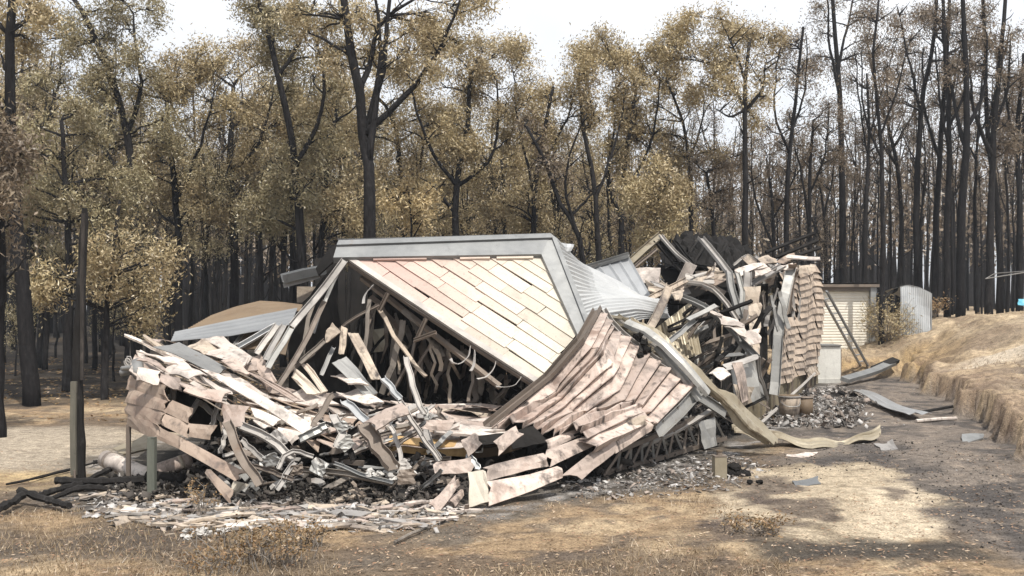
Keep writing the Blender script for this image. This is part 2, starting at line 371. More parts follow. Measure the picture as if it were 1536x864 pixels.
# ------------------------------------------------------------------ ground
def px_poly(pts): return [flat(x, y) for x, y in pts]
HOUSE = [(-3.6, 8.9), (-0.5, 8.6), (1.1, 10.1), (3.1, 13.2), (7.2, 23.0), (3.0, 25.0), (-2.0, 18.0), (-4.4, 12.0)]
def soil(X, Y, bm):
    n1 = fbm(X * 0.8, Y * 0.8, 5); n2 = fbm(X * 2.3 + 7, Y * 2.3, 5); n3 = fbm(X * 5 + 3, Y * 5, 4)
    col = np.zeros(X.shape + (3,))
    def lay(c, k):
        k = np.clip(k, 0, 1)[..., None]; col[:] = col * (1 - k) + np.array(c) * k
    lay((0.30, 0.218, 0.138), np.ones(X.shape))
    lay((0.42, 0.325, 0.215), sst(0.45, 0.65, n2))
    lay((0.13, 0.10, 0.075), sst(0.48, 0.62, n1) * 0.85)
    lay((0.11, 0.09, 0.075), sst(0.53, 0.64, n3) * 0.65)
    # forest floor
    ff = sst(16.8, 19.0, Y + (n1 - 0.5) * 3) * sst(9.5, 5.5, X)
    lay((0.035, 0.031, 0.028), ff * 0.97); lay((0.12, 0.09, 0.06), ff * sst(0.58, 0.7, n2) * 0.5)
    # gravel road left
    rd = sst(0, 0.9, Y - 9.6 - 0.12 * (X + 7) + (n1 - .5)) * sst(0, 0.9, 14.6 - Y + (n1 - .5)) * sst(-2.0, -3.4, X)
    lay((0.40, 0.345, 0.275), rd * 0.95); lay((0.31, 0.265, 0.21), rd * sst(0.5, 0.62, n2) * 0.6)
    sh = sst(0, 0.5, Y - 8.9 - 0.12 * (X + 7)) * sst(0, 0.6, 10.4 - Y + .12 * (X + 7)) * sst(-2.8, -3.8, X)
    lay((0.47, 0.36, 0.21), sh * sst(0.4, 0.6, n2))
    # charred dirt track on the right
    tk = sst(0.2, 1.0, X - np.interp(Y, [4, 6.6, 9.2, 12, 14.4, 20, 26], [2.6, 2.7, 3.3, 2.7, 2.4, 4.0, 6.0]) + (n1 - .5) * 1.6)
    tk = tk * (1 - bm) * sst(26.5, 24, Y)
    lay((0.19, 0.165, 0.145), tk * 0.95); lay((0.06, 0.057, 0.059), tk * sst(0.47, 0.62, n2) * 0.7); lay((0.07, 0.064, 0.062), tk * sst(0.50, 0.62, n1) * 0.5)
    lay((0.27, 0.225, 0.185), tk * sst(0.58, 0.7, n3) * 0.7)
    # bare sandy patch
    sd = polysd(X, Y, px_poly([(1055, 770), (1130, 705), (1290, 695), (1365, 712), (1425, 800), (1270, 818), (1120, 800)]))
    k = sst(-0.10, 0.10, sd + (n2 - 0.5) * 0.8 + (n3 - .5) * .4)
    lay((0.46, 0.385, 0.285), k * 0.95); lay((0.22, 0.18, 0.13), k * sst(0.56, 0.66, n3 * 0.6 + n2 * 0.4) * 0.8)
    sd = polysd(X, Y, px_poly([(1290, 735), (1370, 720), (1425, 800), (1330, 812), (1290, 790)]))
    lay((0.56, 0.475, 0.36), sst(-0.08, 0.10, sd + (n2 - .5) * 0.4) * 0.9)
    for sp in ([(1090, 715), (1180, 712), (1200, 742), (1120, 750)], [(1150, 752), (1240, 748), (1250, 775), (1160, 780)], [(1310, 712), (1350, 722), (1372, 760), (1345, 752)], [(1020, 770), (1110, 785), (1180, 800), (1090, 815)]):
        sd = polysd(X, Y, px_poly(sp)); lay((0.10, 0.08, 0.07), sst(-0.10, 0.12, sd + (n2 - .5) * 0.7 + (n3 - .5) * .5) * 0.8)
    sd = polysd(X, Y, px_poly([(1140, 816), (1440, 812), (1530, 845), (1300, 838), (1150, 850)]))
    lay((0.06, 0.055, 0.05), sst(-0.15, 0.15, sd + (n2 - .5) * 0.5) * 0.9)
    # scorch in the grass
    sd = polysd(X, Y, px_poly([(20, 800), (300, 790), (420, 845), (250, 850), (0, 830)]))
    lay((0.095, 0.08, 0.068), sst(-0.2, 0.25, sd + (n2 - .5) * 1.0) * 0.85)
    sd = polysd(X, Y, px_poly([(560, 800), (720, 770), (900, 720), (1060, 690), (1060, 725), (800, 770), (620, 830), (540, 850)]))
    lay((0.12, 0.105, 0.09), sst(-0.25, 0.2, sd + (n2 - .5) * 0.8) * 0.75)
    # ash and char round the house
    hs = polysd(X, Y, HOUSE)
    lay((0.085, 0.078, 0.07), sst(-0.9, -0.1, hs + (n2 - 0.5) * 0.9) * 0.9)
    lay((0.42, 0.40, 0.385), sst(-0.7, -0.1, hs + (n2 - .5) * .6) * sst(0.2, -0.3, hs) * sst(0.48, 0.6, n3) * 0.85)
    lay((0.03, 0.029, 0.028), sst(0.0, 0.4, hs))
    # bank: yellow cut earth on its face, dry straw and pale dirt on top
    face = np.clip(4 * bm * (1 - bm), 0, 1)
    top = bm * (1 - face)
    lay((0.36, 0.285, 0.195), top * 0.9); lay((0.48, 0.385, 0.27), top * sst(0.42, 0.6, n2)); lay((0.24, 0.175, 0.12), top * sst(0.55, 0.7, n1) * 0.7)
    dk = top * sst(0.46, 0.56, fbm(X * 0.45 + 21, Y * 1.2, 4)) * sst(26, 17, Y)
    lay((0.15, 0.125, 0.11), dk * 0.9); lay((0.23, 0.18, 0.13), top * sst(0.52, 0.64, n3) * 0.6)
    pth = top * sst(0.9, 0.2, np.abs(Y - 19.5 - 0.06 * X + (n1 - .5) * 2)) * sst(7.5, 9, X)
    lay((0.55, 0.48, 0.39), pth * 0.85)
    lay((0.42, 0.30, 0.16), face * sst(20, 23.5, Y) * 0.9); lay((0.36, 0.27, 0.19), face * sst(23, 19, Y) * 0.85)
    lay((0.12, 0.085, 0.065), face * sst(0.44, 0.56, n3) * 0.85); lay((0.5, 0.39, 0.25), face * sst(0.55, 0.7, n2) * 0.5)
    return col

def build_ground():
    xs = np.concatenate([-np.geomspace(260, 10.2, 50), np.arange(-10, 12.5, 0.075), np.geomspace(12.6, 260, 50)])
    ys = np.concatenate([[-60, -30, -12, -4, 0, 2.0, 3.2], np.geomspace(4.0, 33, 330), np.geomspace(33.6, 420, 60)])
    X, Y = np.meshgrid(xs, ys); Z = ground_z(X, Y); bm = bank_mask(X, Y); col = soil(X, Y, bm)
    n, m = X.shape
    v = np.stack([X, Y, Z], -1).reshape(-1, 3)
    i = np.arange(n * m).reshape(n, m)
    f = np.stack([i[:-1, :-1], i[:-1, 1:], i[1:, 1:], i[1:, :-1]], -1).reshape(-1, 4)
    o = np_mesh('ground', v, f, M['ground'])
    o.data.polygons.foreach_set('use_smooth', np.ones(len(f), bool))
    at = o.data.attributes.new('soil', 'FLOAT_COLOR', 'POINT')
    at.data.foreach_set('color', np.concatenate([col.reshape(-1, 3), np.ones((n * m, 1))], 1).astype(np.float32).ravel())
    tag(o, kind='structure')

def np_mesh(name, v, f, mat, parent=None):
    me = bpy.data.meshes.new(name); k = f.shape[1]
    me.vertices.add(len(v)); me.vertices.foreach_set('co', np.ascontiguousarray(v, np.float32).ravel())
    me.loops.add(f.size); me.loops.foreach_set('vertex_index', np.ascontiguousarray(f, np.int32).ravel())
    me.polygons.add(len(f)); me.polygons.foreach_set('loop_start', np.arange(0, f.size, k, dtype=np.int32))
    me.update(calc_edges=True)
    me.materials.append(mat)
    o = bpy.data.objects.new(name, me); C.objects.link(o)
    if parent: o.parent = parent
    return o
build_ground()

# ------------------------------------------------------------------ trees
def leaf_quads(c, L, Wd, droop=0.75):
    """c: (n,3) leaf centres -> vertices and faces of n small rhombic leaves"""
    n = len(c)
    a = nr.normal(size=(n, 3)); a[:, 2] = a[:, 2] * 0.7 - droop; a /= np.linalg.norm(a, axis=1)[:, None]
    b = np.cross(a, nr.normal(size=(n, 3))); b /= np.linalg.norm(b, axis=1)[:, None] + 1e-9
    l = (L * nr.uniform(0.6, 1.25, n))[:, None] * a / 2; w = (Wd * nr.uniform(0.7, 1.3, n))[:, None] * b / 2
    v = np.stack([c - l, c + w, c + l, c - w], 1).reshape(-1, 3)
    return v, np.arange(4 * n).reshape(n, 4)

def wiggle_path(pts, n, amp, r):
    """resample a polyline into n points with a little sway"""
    pts = [Vector(p) for p in pts]; out = []
    seg = [(pts[i + 1] - pts[i]).length for i in range(len(pts) - 1)]; tot = sum(seg)
    for k in range(n):
        s = tot * k / (n - 1); i = 0
        while i < len(seg) - 1 and s > seg[i]: s -= seg[i]; i += 1
        # smooth with Catmull-Rom
        p0 = pts[max(i - 1, 0)]; p1 = pts[i]; p2 = pts[i + 1]; p3 = pts[min(i + 2, len(pts) - 1)]
        t = min(1, s / max(seg[i], 1e-6))
        q = 0.5 * ((2 * p1) + (p2 - p0) * t + (2 * p0 - 5 * p1 + 4 * p2 - p3) * t * t + (3 * p1 - p0 - 3 * p2 + p3) * t ** 3)
        if 0 < k < n - 1: q = q + Vector((r.uniform(-amp, amp), r.uniform(-amp, amp), 0))
        out.append(q)
    return out

def grow(paths, radii, blobs, nleaf, L, Wd, r, twigs=8, spread=0.125):
    """paths: trunk and limbs as lists of points; blobs: (centre, (rx,ry,rz)). Returns the wood MB and leaf arrays."""
    wood = MB(); cand = []
    for pts, (ra, rb) in zip(paths, radii):
        n = len(pts); rad = [ra + (rb - ra) * (i / (n - 1)) ** 0.9 for i in range(n)]
        wood.tube(pts, rad, 7)
        cand += [(p, rr) for p, rr in zip(pts[1:], rad[1:])]
    for pts, (ra, rb) in zip(paths, radii):
        for i in range(9 if len(pts) > 11 else 4):
            j = r.randint(len(pts) // 4, len(pts) - 2); a = r.uniform(0, 6.28); l = r.uniform(.25, .95)
            e = pts[j] + Vector((math.cos(a) * l * .7, math.sin(a) * l * .7, l * r.uniform(.2, .9)))
            m_ = pts[j].lerp(e, .5) + Vector((r.uniform(-.1, .1), r.uniform(-.1, .1), r.uniform(-.08, .05)))
            wood.tube([pts[j], m_, e], [.020, .013, .005], 4)
    cl = []
    for c, rr in blobs:
        R_ = max(rr)
        best = min(cand, key=lambda q: (q[0] - c).length + (2.5 if q[0].z > c.z - 0.35 * R_ else 0) + 0.6 * max(0, (c.z - q[0].z) - 2.2))
        p0 = best[0]
        mid = p0.lerp(c, 0.5) + Vector((r.uniform(-.15, .15), r.uniform(-.15, .15), 0.12 * (c - p0).length * (0.3 if c.z > p0.z else -0.6)))
        r0 = min(best[1] * 0.75, 0.014 + 0.016 * (c - p0).length)
        bp = wiggle_path([p0, mid, c], 6, 0.05, r)
        wood.tube(bp, [r0 * (1 - 0.13 * i) for i in range(6)], 5)
        for k in range(twigs):
            d = Vector((r.gauss(0, 1), r.gauss(0, 1), r.gauss(0, 1))).normalized() * (r.random() ** 0.4)
            q = c + Vector((d.x * rr[0], d.y * rr[1], d.z * rr[2]))
            s = bp[r.choice((3, 4, 5))]
            wood.tube([s, s.lerp(q, 0.5) + Vector((r.uniform(-.08, .08), 0, r.uniform(-.02, .1))), q], [0.011, 0.008, 0.004], 3)
            m = max(6, int(nleaf / twigs * r.uniform(0.5, 1.5)))
            sg = spread * r.uniform(0.7, 1.4)
            cl.append(np.array(q) + nr.normal(size=(m, 3)) * np.array([sg, sg, sg * 1.1]) - np.array([0, 0, 0.05]))
    if cl:
        v, f = leaf_quads(np.concatenate(cl), L, Wd)
    else: v = f = None
    return wood, v, f

NTREE = 0
def tree_at(trunk, d, r0, blobs, leafm, label, limbs=(), group=None, dens=900, barkm='bark', L=0.098, Wd=0.026, seed=0):
    """trunk and limbs: lists of picture spots, all standing at depth d; blobs: (x, y, rx, ry[, density])"""
    r = random.Random(1000 + seed + int(trunk[0][0] * 7 + d * 13))
    k = d / F
    tp = [P(x, y, d + (r.uniform(-.25, .25) if i else 0)) for i, (x, y) in enumerate(trunk)]
    g = gz(tp[0].x, d); tp[0].z = g - 0.15
    base = Vector((tp[0].x, d, g))
    paths = [wiggle_path(tp, 14, 0.02, r)]; radii = [(r0, r0 * 0.35)]
    flare = paths[0]
    for lb in limbs:
        st = P(lb[0][0], lb[0][1], d)
        i0 = min(range(len(paths[0])), key=lambda i: (paths[0][i] - st).length)
        dd = r.uniform(-0.9, 0.9)
        lp = [paths[0][i0]] + [P(x, y, d + dd * (j + 1) / len(lb)) for j, (x, y) in enumerate(lb[1:])]
        paths.append(wiggle_path(lp, 10, 0.03, r)); rr = r0 * (0.35 + 0.65 * (1 - i0 / 13)) * 0.72
        radii.append((max(rr, .03), max(rr * 0.3, .012)))
    bl = []
    for b in blobs:
        x, y, rx, ry = b[:4]; dn = b[4] if len(b) > 4 else 1.0
        bl.append((P(x, y, d + r.uniform(-0.35, 1.3)), (rx * k, rx * k, ry * k)))
        # one or two side lumps so that no clump is a lone ball
        for e in range(2):
            a = r.uniform(0, 6.28)
            bl.append((P(x + math.cos(a) * rx * 1.0, y + math.sin(a) * ry * 0.9, d + r.uniform(-0.5, 1.5)), (rx * k * .55, rx * k * .6, ry * k * .5)))
    wood, v, f = grow(paths, radii, bl, dens * 0.95, L, Wd, r)
    root = empty('gum_tree', base, label, 'tree', group)
    wood.build('trunk', M[barkm], root, smooth=True)
    if v is not None:
        np_mesh('crown', v - np.array(base), f, M[leafm], root)
    return root

def hero_trees():
    T = tree_at
    T([(48, 602), (34, 420), (17, 240), (14, 100), (22, -40), (20, -120)], 17.5, 0.16, [(10, 40, 40, 40), (40, 10, 40, 25), (-20, 100, 40, 50)], 'leaf_tan',
      'tall black gum trunk with a bend, nearest the left edge of the photo')
    T([(0, 655), (-2, 500), (2, 330), (-10, 150)], 13.2, 0.085, [(-10, 330, 30, 50), (0, 240, 30, 60)], 'leaf_brown', 'dark sapling trunk cut by the left edge of the photo by the gravel road')
    T([(205, 575), (203, 360), (190, 200), (150, 70), (105, -10)], 23, 0.15, [(185, 40, 50, 60), (195, 120, 45, 50), (125, 25, 60, 40), (90, 120, 45, 45), (215, 200, 45, 45), (150, 160, 50, 45), (70, 60, 40, 40), (170, -10, 60, 30)],
      'leaf_olive', 'leaning gum with a tall narrow olive crown left of the sky gap', [((190, 210), (210, 130), (200, 20)), ((200, 300), (160, 230), (120, 170))], dens=1100)
    T([(100, 585), (104, 400), (98, 270), (92, 180)], 20.5, 0.11, [(60, 230, 50, 45), (130, 290, 55, 45), (60, 320, 50, 50), (30, 270, 40, 50), (130, 200, 45, 40), (180, 300, 45, 45), (90, 390, 45, 35), (150, 370, 50, 45)],
      'leaf_olive', 'bushy olive brown gum behind the charred pole', dens=1200)
    T([(158, 590), (160, 480), (168, 380), (180, 300)], 18.5, 0.08, [(200, 415, 40, 32), (215, 462, 30, 22), (140, 420, 36, 34), (180, 360, 42, 36), (75, 415, 34, 26), (215, 370, 36, 34)],
      'leaf_tan', 'low bushy tan gum hanging over the left edge of the road', dens=560)
    T([(265, 565), (268, 380), (258, 250), (250, 150)], 25, 0.14, [(240, 130, 40, 35), (300, 85, 38, 28), (250, 190, 50, 40), (310, 150, 50, 45), (265, 260, 55, 45), (225, 300, 45, 45), (300, 300, 40, 35), (340, 75, 40, 25), (270, 110, 40, 30), ],
      'leaf_tan', 'gum with a broad rounded tan crown under the sky gap', [((262, 300), (300, 220), (320, 140))], dens=1150)
    T([(348, 560), (352, 380), (345, 250), (350, 130)], 26, 0.15, [(345, 110, 50, 40), (395, 130, 50, 45), (330, 190, 50, 45), (400, 210, 50, 45), (360, 270, 50, 45), (420, 170, 35, 45), (320, 260, 35, 30)],
      'leaf_tan', 'straight black gum with a dense tan crown right of the sky gap', [((350, 280), (390, 210), (410, 130))], dens=1150)
    T([(388, 560), (390, 440), (392, 350)], 23, 0.12, [(385, 330, 36, 28), (420, 310, 30, 26)], 'leaf_olive', 'thick black gum bole with a small olive crown behind the brown roof sheet', dens=800)
    T([(455, 545), (452, 380), (440, 230), (415, 100), (385, -10)], 22.5, 0.14, [(400, 25, 45, 30), (440, 55, 42, 40), (375, 10, 35, 30), (470, 110, 35, 45), (455, 185, 45, 40), (435, 240, 40, 40), (395, 290, 40, 30), (480, 20, 35, 30), (430, 110, 35, 30), (470, 270, 35, 35)],
      'leaf_olive', 'gum leaning left into the upper sky with a layered olive crown', [((445, 250), (485, 150), (470, 40)), ((425, 140), (450, 60), (480, -20))], dens=950)
    T([(478, 520), (484, 330), (498, 200), (515, 120)], 24.5, 0.11, [(500, 180, 35, 40), (520, 130, 35, 30), (490, 270, 40, 35), (520, 230, 32, 35), (505, 330, 35, 35), (540, 310, 35, 35)], 'leaf_tan', 'slim tan crowned gum left of the tallest forked tree', dens=900)
    # the tall forked tree
    T([(553, 560), (553, 400), (553, 270), (548, 225), (538, 130), (520, 40), (508, -60), (500, -140)], 20, 0.165,
      [(480, 20, 40, 35, 1), (520, 70, 35, 30), (610, 30, 35, 25), (650, 20, 45, 35), (600, 75, 40, 30), (665, 55, 30, 25), (690, 5, 35, 25), (560, 20, 25, 25), (490, 70, 30, 30), (640, 80, 30, 25)], 'leaf_tan',
      'tallest forked black gum rising behind the fallen gable', [((550, 235), (566, 150), (580, 60), (590, -80)), ((566, 175), (620, 130), (662, 70), (690, 0)), ((560, 190), (571, 100), (562, -20)), ((540, 150), (555, 90), (575, 30), (640, -10))], dens=520)
    T([(612, 420), (604, 300), (590, 180), (560, 140)], 27, 0.12, [(560, 190, 35, 30), (590, 150, 35, 30), (600, 230, 40, 35), (615, 295, 26, 26), (565, 260, 30, 30), (625, 170, 30, 30)], 'leaf_tan', 'scorched gum with patchy tan crown just right of the tall fork', dens=850)
    T([(682, 440), (684, 300), (700, 200), (706, 110)], 25.5, 0.14, [(600, 85, 32, 28), (645, 85, 38, 30), (700, 85, 40, 30), (745, 85, 32, 28), (665, 130, 42, 34), (725, 140, 42, 34), (640, 185, 40, 32), (700, 190, 44, 36), (750, 180, 30, 35), (672, 250, 40, 30), (725, 245, 35, 30)],
      'leaf_tan', 'wide domed tan gum above the left half of the gable', [((690, 270), (640, 210), (610, 110)), ((690, 290), (740, 230), (745, 120)), ((688, 330), (640, 270))], dens=950)
    T([(620, 420), (618, 350), (614, 300)], 21, 0.05, [(612, 290, 26, 26), (628, 320, 20, 18)], 'leaf_gold', 'small golden yellow sapling crown above the gable ridge', dens=700)
    T([(760, 430), (757, 330), (752, 240)], 28, 0.10, [(740, 270, 26, 28), (770, 230, 24, 24), (745, 330, 24, 24)], 'leaf_tan', 'thin black gum with sparse clumps behind the gable apex', dens=700)
    T([(795, 410), (800, 330), (812, 220), (830, 130)], 25, 0.11, [(790, 285, 30, 32), (770, 320, 26, 22), (805, 175, 36, 34), (845, 125, 36, 32), (850, 180, 38, 30), (815, 225, 30, 26), (800, 120, 28, 28), (868, 95, 26, 22), (780, 90, 24, 22), (806, 330, 22, 20)],
      'leaf_tan', 'tan gum with a drooping low clump right of the gable apex', [((806, 280), (780, 200), (770, 110)), ((808, 250), (850, 180), (870, 110))], dens=850)
    T([(893, 420), (872, 370), (838, 300), (815, 235), (790, 190)], 23, 0.10, [(800, 200, 25, 25, .5), (830, 250, 22, 20, .5)], 'leaf_brown', 'crooked black gum leaning hard left over the wavy roof', [((850, 325), (880, 300), (905, 270)), ((868, 365), (850, 290), (855, 230), (880, 170))], dens=350)
    T([(905, 420), (893, 300), (878, 210), (868, 130)], 25, 0.11, [(900, 180, 34, 30), (880, 130, 28, 28), (930, 120, 34, 28), (905, 235, 30, 25), (890, 70, 24, 20, .4)], 'leaf_tan', 'black gum curving left with a tan top above the wavy roof', [((895, 300), (925, 210), (940, 130))], dens=800)
    T([(930, 415), (934, 300), (945, 200), (955, 130)], 26, 0.12, [(955, 150, 34, 32), (950, 205, 34, 28), (985, 105, 30, 26), (970, 185, 26, 28), (930, 75, 24, 22, .4), (960, 80, 26, 22, .5), (925, 160, 24, 24)], 'leaf_tan', 'pair forming tan gum with feathery top right of the wavy roof', [((938, 280), (975, 220), (990, 120)), ((935, 330), (912, 270), (925, 170))], dens=800)
    T([(998, 400), (1000, 330), (996, 280)], 21.5, 0.06, [(1000, 268, 32, 26), (975, 300, 28, 22), (1012, 315, 28, 22), (990, 345, 24, 18), (960, 285, 20, 20)], 'leaf_tan', 'small tan gum standing just behind the black roof hump', dens=1000)
    T([(1118, 460), (1118, 330), (1117, 200), (1118, 110), (1125, 60)], 25, 0.115, [(1005, 65, 26, 24), (1040, 45, 32, 24), (1080, 25, 30, 24), (1095, 65, 38, 28), (1125, 95, 34, 30), (1060, 85, 30, 22), (1140, 150, 22, 32), (1030, 85, 30, 22), (1085, 140, 30, 20, .6), (1145, 60, 20, 20)],
      'leaf_tan', 'straight tall gum with a spreading umbrella of tan foliage', [((1118, 150), (1090, 110), (1040, 90), (1005, 85)), ((1117, 170), (1140, 140), (1150, 90)), ((1118, 180), (1095, 175), (1075, 165)), ((1118, 120), (1100, 70), (1082, 30))], dens=760)
    T([(1033, 420), (1036, 300), (1025, 190), (1000, 120)], 27, 0.09, [(1000, 130, 28, 32), (985, 180, 26, 28), (1030, 160, 26, 26), (1045, 220, 28, 26), (1010, 220, 26, 24)], 'leaf_tan', 'thin gum with tan sprays left of the umbrella tree', [((1030, 250), (1055, 180), (1050, 120))], dens=700)
    T([(1075, 430), (1070, 350), (1060, 260)], 26, 0.10, [(1060, 260, 28, 24), (1090, 235, 26, 22), (1080, 300, 24, 20)], 'leaf_brown', 'short brown topped gum behind the roof hump', dens=550)
    # the thin dark stand on the right
    specs = [
        ([(1182, 450), (1180, 320), (1188, 200), (1200, 90), (1205, 40)], 28, .10, [(1200, 60, 28, 26, .7), (1185, 100, 22, 30, .6), (1215, 120, 24, 26, .6), (1180, 190, 28, 24, .8)], 'thin dark gum with a wispy pointed top in the gap'),
        ([(1216, 450), (1214, 300), (1220, 180)], 29, .10, [(1215, 170, 34, 24), (1250, 190, 30, 22), (1190, 215, 30, 24), (1230, 235, 30, 24)], 'dark gum with a flat brown crown behind the standing wall'),
        ([(1265, 445), (1263, 300), (1260, 180), (1258, 110), (1250, 20), (1245, -80)], 31, .135, [(1290, 30, 26, 26, .6), (1225, 30, 24, 24, .6), (1300, 80, 22, 24, .6), (1240, 90, 20, 22, .5), (1275, -5, 30, 20, .6)], 'tall twin topped gum above the roller door shed'),
        ([(1296, 440), (1298, 320), (1304, 200), (1300, 110)], 30, .09, [(1300, 190, 28, 22), (1330, 160, 26, 20), (1290, 130, 24, 20, .6)], 'thin brown topped gum behind the shed roof'),
        ([(1322, 455), (1324, 330), (1320, 200), (1310, 90), (1318, 0)], 27, .085, [(1330, 60, 28, 26, .7), (1305, 30, 22, 24, .6), (1345, 110, 22, 22, .6)], 'slender gum over the gap between the two sheds'),
        ([(1345, 455), (1352, 330), (1340, 220), (1315, 140), (1300, 60)], 33, .10, [(1340, 90, 30, 24, .6), (1360, 40, 26, 22, .6)], 'gum whose trunk swings left above the dry bush'),
        ([(1378, 462), (1374, 330), (1378, 220), (1385, 140), (1400, 60), (1405, -30)], 30, .125, [(1370, 110, 26, 24, .6), (1400, 90, 28, 22, .7), (1420, 40, 26, 22, .6), (1350, 150, 22, 20, .5)], 'stout black gum behind the corrugated shed'),
        ([(1402, 465), (1404, 330), (1412, 200), (1420, 80), (1425, -40)], 31, .12, [(1400, 15, 26, 20, .6), (1440, 70, 24, 20, .6), (1420, 150, 20, 18, .5)], 'straight thin gum right of the corrugated shed'),
        ([(1421, 470), (1420, 340), (1424, 200), (1417, 80), (1412, -60)], 29, .11, [(1395, 40, 22, 22, .5), (1435, 20, 24, 20, .5)], 'straight black gum pole over the bank edge'),
        ([(1440, 470), (1441, 330), (1450, 200), (1447, 80), (1440, -60)], 28.5, .145, [(1465, 40, 26, 24, .6), (1430, 100, 22, 20, .5), (1475, 110, 22, 20, .5)], 'thick black gum rooted at the top of the bank'),
        ([(1483, 468), (1486, 330), (1490, 200), (1500, 90), (1510, -40)], 29, .13, [(1510, 60, 28, 22, .6), (1480, 80, 24, 22, .6), (1525, 110, 22, 20, .6)], 'thick twin black gum, its left stem, near the clothes line'),
        ([(1500, 468), (1498, 330), (1480, 190), (1478, 80), (1470, -50)], 30, .115, [(1495, 150, 24, 20, .5), (1460, 20, 26, 20, .6)], 'black gum crossing behind its neighbour near the clothes line'),
        ([(1466, 465), (1462, 330), (1466, 200), (1475, 90)], 32, .08, [(1465, 140, 24, 20, .6), (1485, 180, 22, 18, .6)], 'thin pole gum between the two thick trunks on the bank'),
        ([(1528, 465), (1530, 330), (1526, 200), (1535, 80)], 29.5, .12, [(1520, 170, 28, 24, .9), (1540, 210, 26, 22, .9), (1500, 210, 22, 20, .6), (1535, 120, 24, 20, .6)], 'dark gum with brown clumps at the right edge of the photo'),
        ([(1240, 450), (1236, 330), (1225, 260)], 32, .08, [(1225, 250, 28, 24), (1200, 280, 24, 20), (1255, 270, 24, 20)], 'far brown gum seen above the standing wall end'),
        ([(1160, 440), (1160, 330), (1150, 240)], 30, .09, [(1150, 230, 28, 24), (1125, 260, 24, 20), (1170, 270, 26, 22), (1175, 310, 22, 20)], 'brown gum between the umbrella tree and the wall'),
    ]
    for tr, d, r0, bl, lb in specs:
        lm = []
        x, y = tr[len(tr) // 2]
        lm.append(((x, y), (x + rng.uniform(12, 35), y - 70), (x + rng.uniform(15, 50), y - 150)))
        lm.append(((x, y + 40), (x - rng.uniform(12, 35), y - 40), (x - rng.uniform(15, 45), y - 130)))
        T(tr, d, r0, bl, 'leaf_brown', lb, lm, dens=420, group=None)
hero_trees()

# --- filler trees: a few kinds grown once, then copied through the forest
def filler_kind(seed, h, crown0, nblob, dens, leafm, rad, spread_r, bark_='bark'):
    r = random.Random(seed)
    top = Vector((r.uniform(-.5, .5), r.uniform(-.4, .4), h))
    tp = wiggle_path([Vector((0, 0, -0.2)), Vector((r.uniform(-.15, .15), 0, h * .35)), Vector((r.uniform(-.35, .35), r.uniform(-.3, .3), h * .7)), top], 13, 0.04, r)
    paths = [tp]; radii = [(rad, rad * .25)]
    for i in range(r.choice((2, 3, 3, 4))):
        j = r.randint(5, 9); a = r.uniform(0, 6.28); l = r.uniform(0.18, 0.34) * h
        e = tp[j] + Vector((math.cos(a) * l * .42, math.sin(a) * l * .42, l))
        paths.append(wiggle_path([tp[j], tp[j].lerp(e, .5) + Vector((math.cos(a) * .2, math.sin(a) * .2, -0.1)), e], 7, .04, r)); radii.append((rad * .45, rad * .12))
    bl = []
    for i in range(nblob):
        t = crown0 + (1 - crown0) * r.random() ** 0.8; a = r.uniform(0, 6.28)
        w = spread_r * (0.35 + 0.75 * math.sin(math.pi * min(1, (t - crown0) / (1 - crown0) * .9 + .12)))
        q = Vector((top.x * t + math.cos(a) * w * r.random() ** .5, top.y * t + math.sin(a) * w * r.random() ** .5, h * t))
        s = r.uniform(0.3, 0.6); bl.append((q, (s, s, s * .8)))
    wood, v, f = grow(paths, radii, bl, dens * 1.2, 0.125, 0.035, r, twigs=7, spread=0.16)
    wood.v = [Vector(p) for p in wood.v]
    w = wood.build('trunk', M[bark_], None, smooth=True); c = np_mesh('crown', v, f, M[leafm]) if v is not None else None
    md = (w.data, c.data if c else None)
    bpy.data.objects.remove(w)
    if c: bpy.data.objects.remove(c)
    return md, h

def skyline(px):
    return float(np.interp(px, [-200, 0, 60, 140, 200, 225, 290, 340, 420, 520, 600, 700, 730, 800, 860, 930, 1000, 1060, 1130, 1180, 1240, 1300, 1400, 1536, 1750],
                           [40, 40, 60, 60, 90, 110, 95, 110, 60, 90, 110, 110, 110, 120, 140, 150, 140, 150, 160, 190, 130, 90, 70, 60, 60]))
ZONES = [(20, 'at the left edge of the photo'), (140, 'behind the charred pole'), (230, 'left of the wreck'), (330, 'behind the browned corner'), (430, 'behind the long grey sheet'), (520, 'behind the short gutter'),
         (600, 'behind the left end of the gable'), (680, 'behind the left half of the gable'), (760, 'behind the right half of the gable'), (840, 'behind the gable apex'), (930, 'behind the rippled zinc roof'), (1000, 'left of the black roof humps'),
         (1090, 'behind the black roof humps'), (1170, 'behind the dark rods'), (1240, 'behind the standing wall'), (1320, 'behind the garage'), (1400, 'behind the corrugated shed'), (1460, 'on the bank right of the shed'), (9999, 'by the clothes line')]
def zone(px):
    for lim, t in ZONES:
        if px < lim: return t
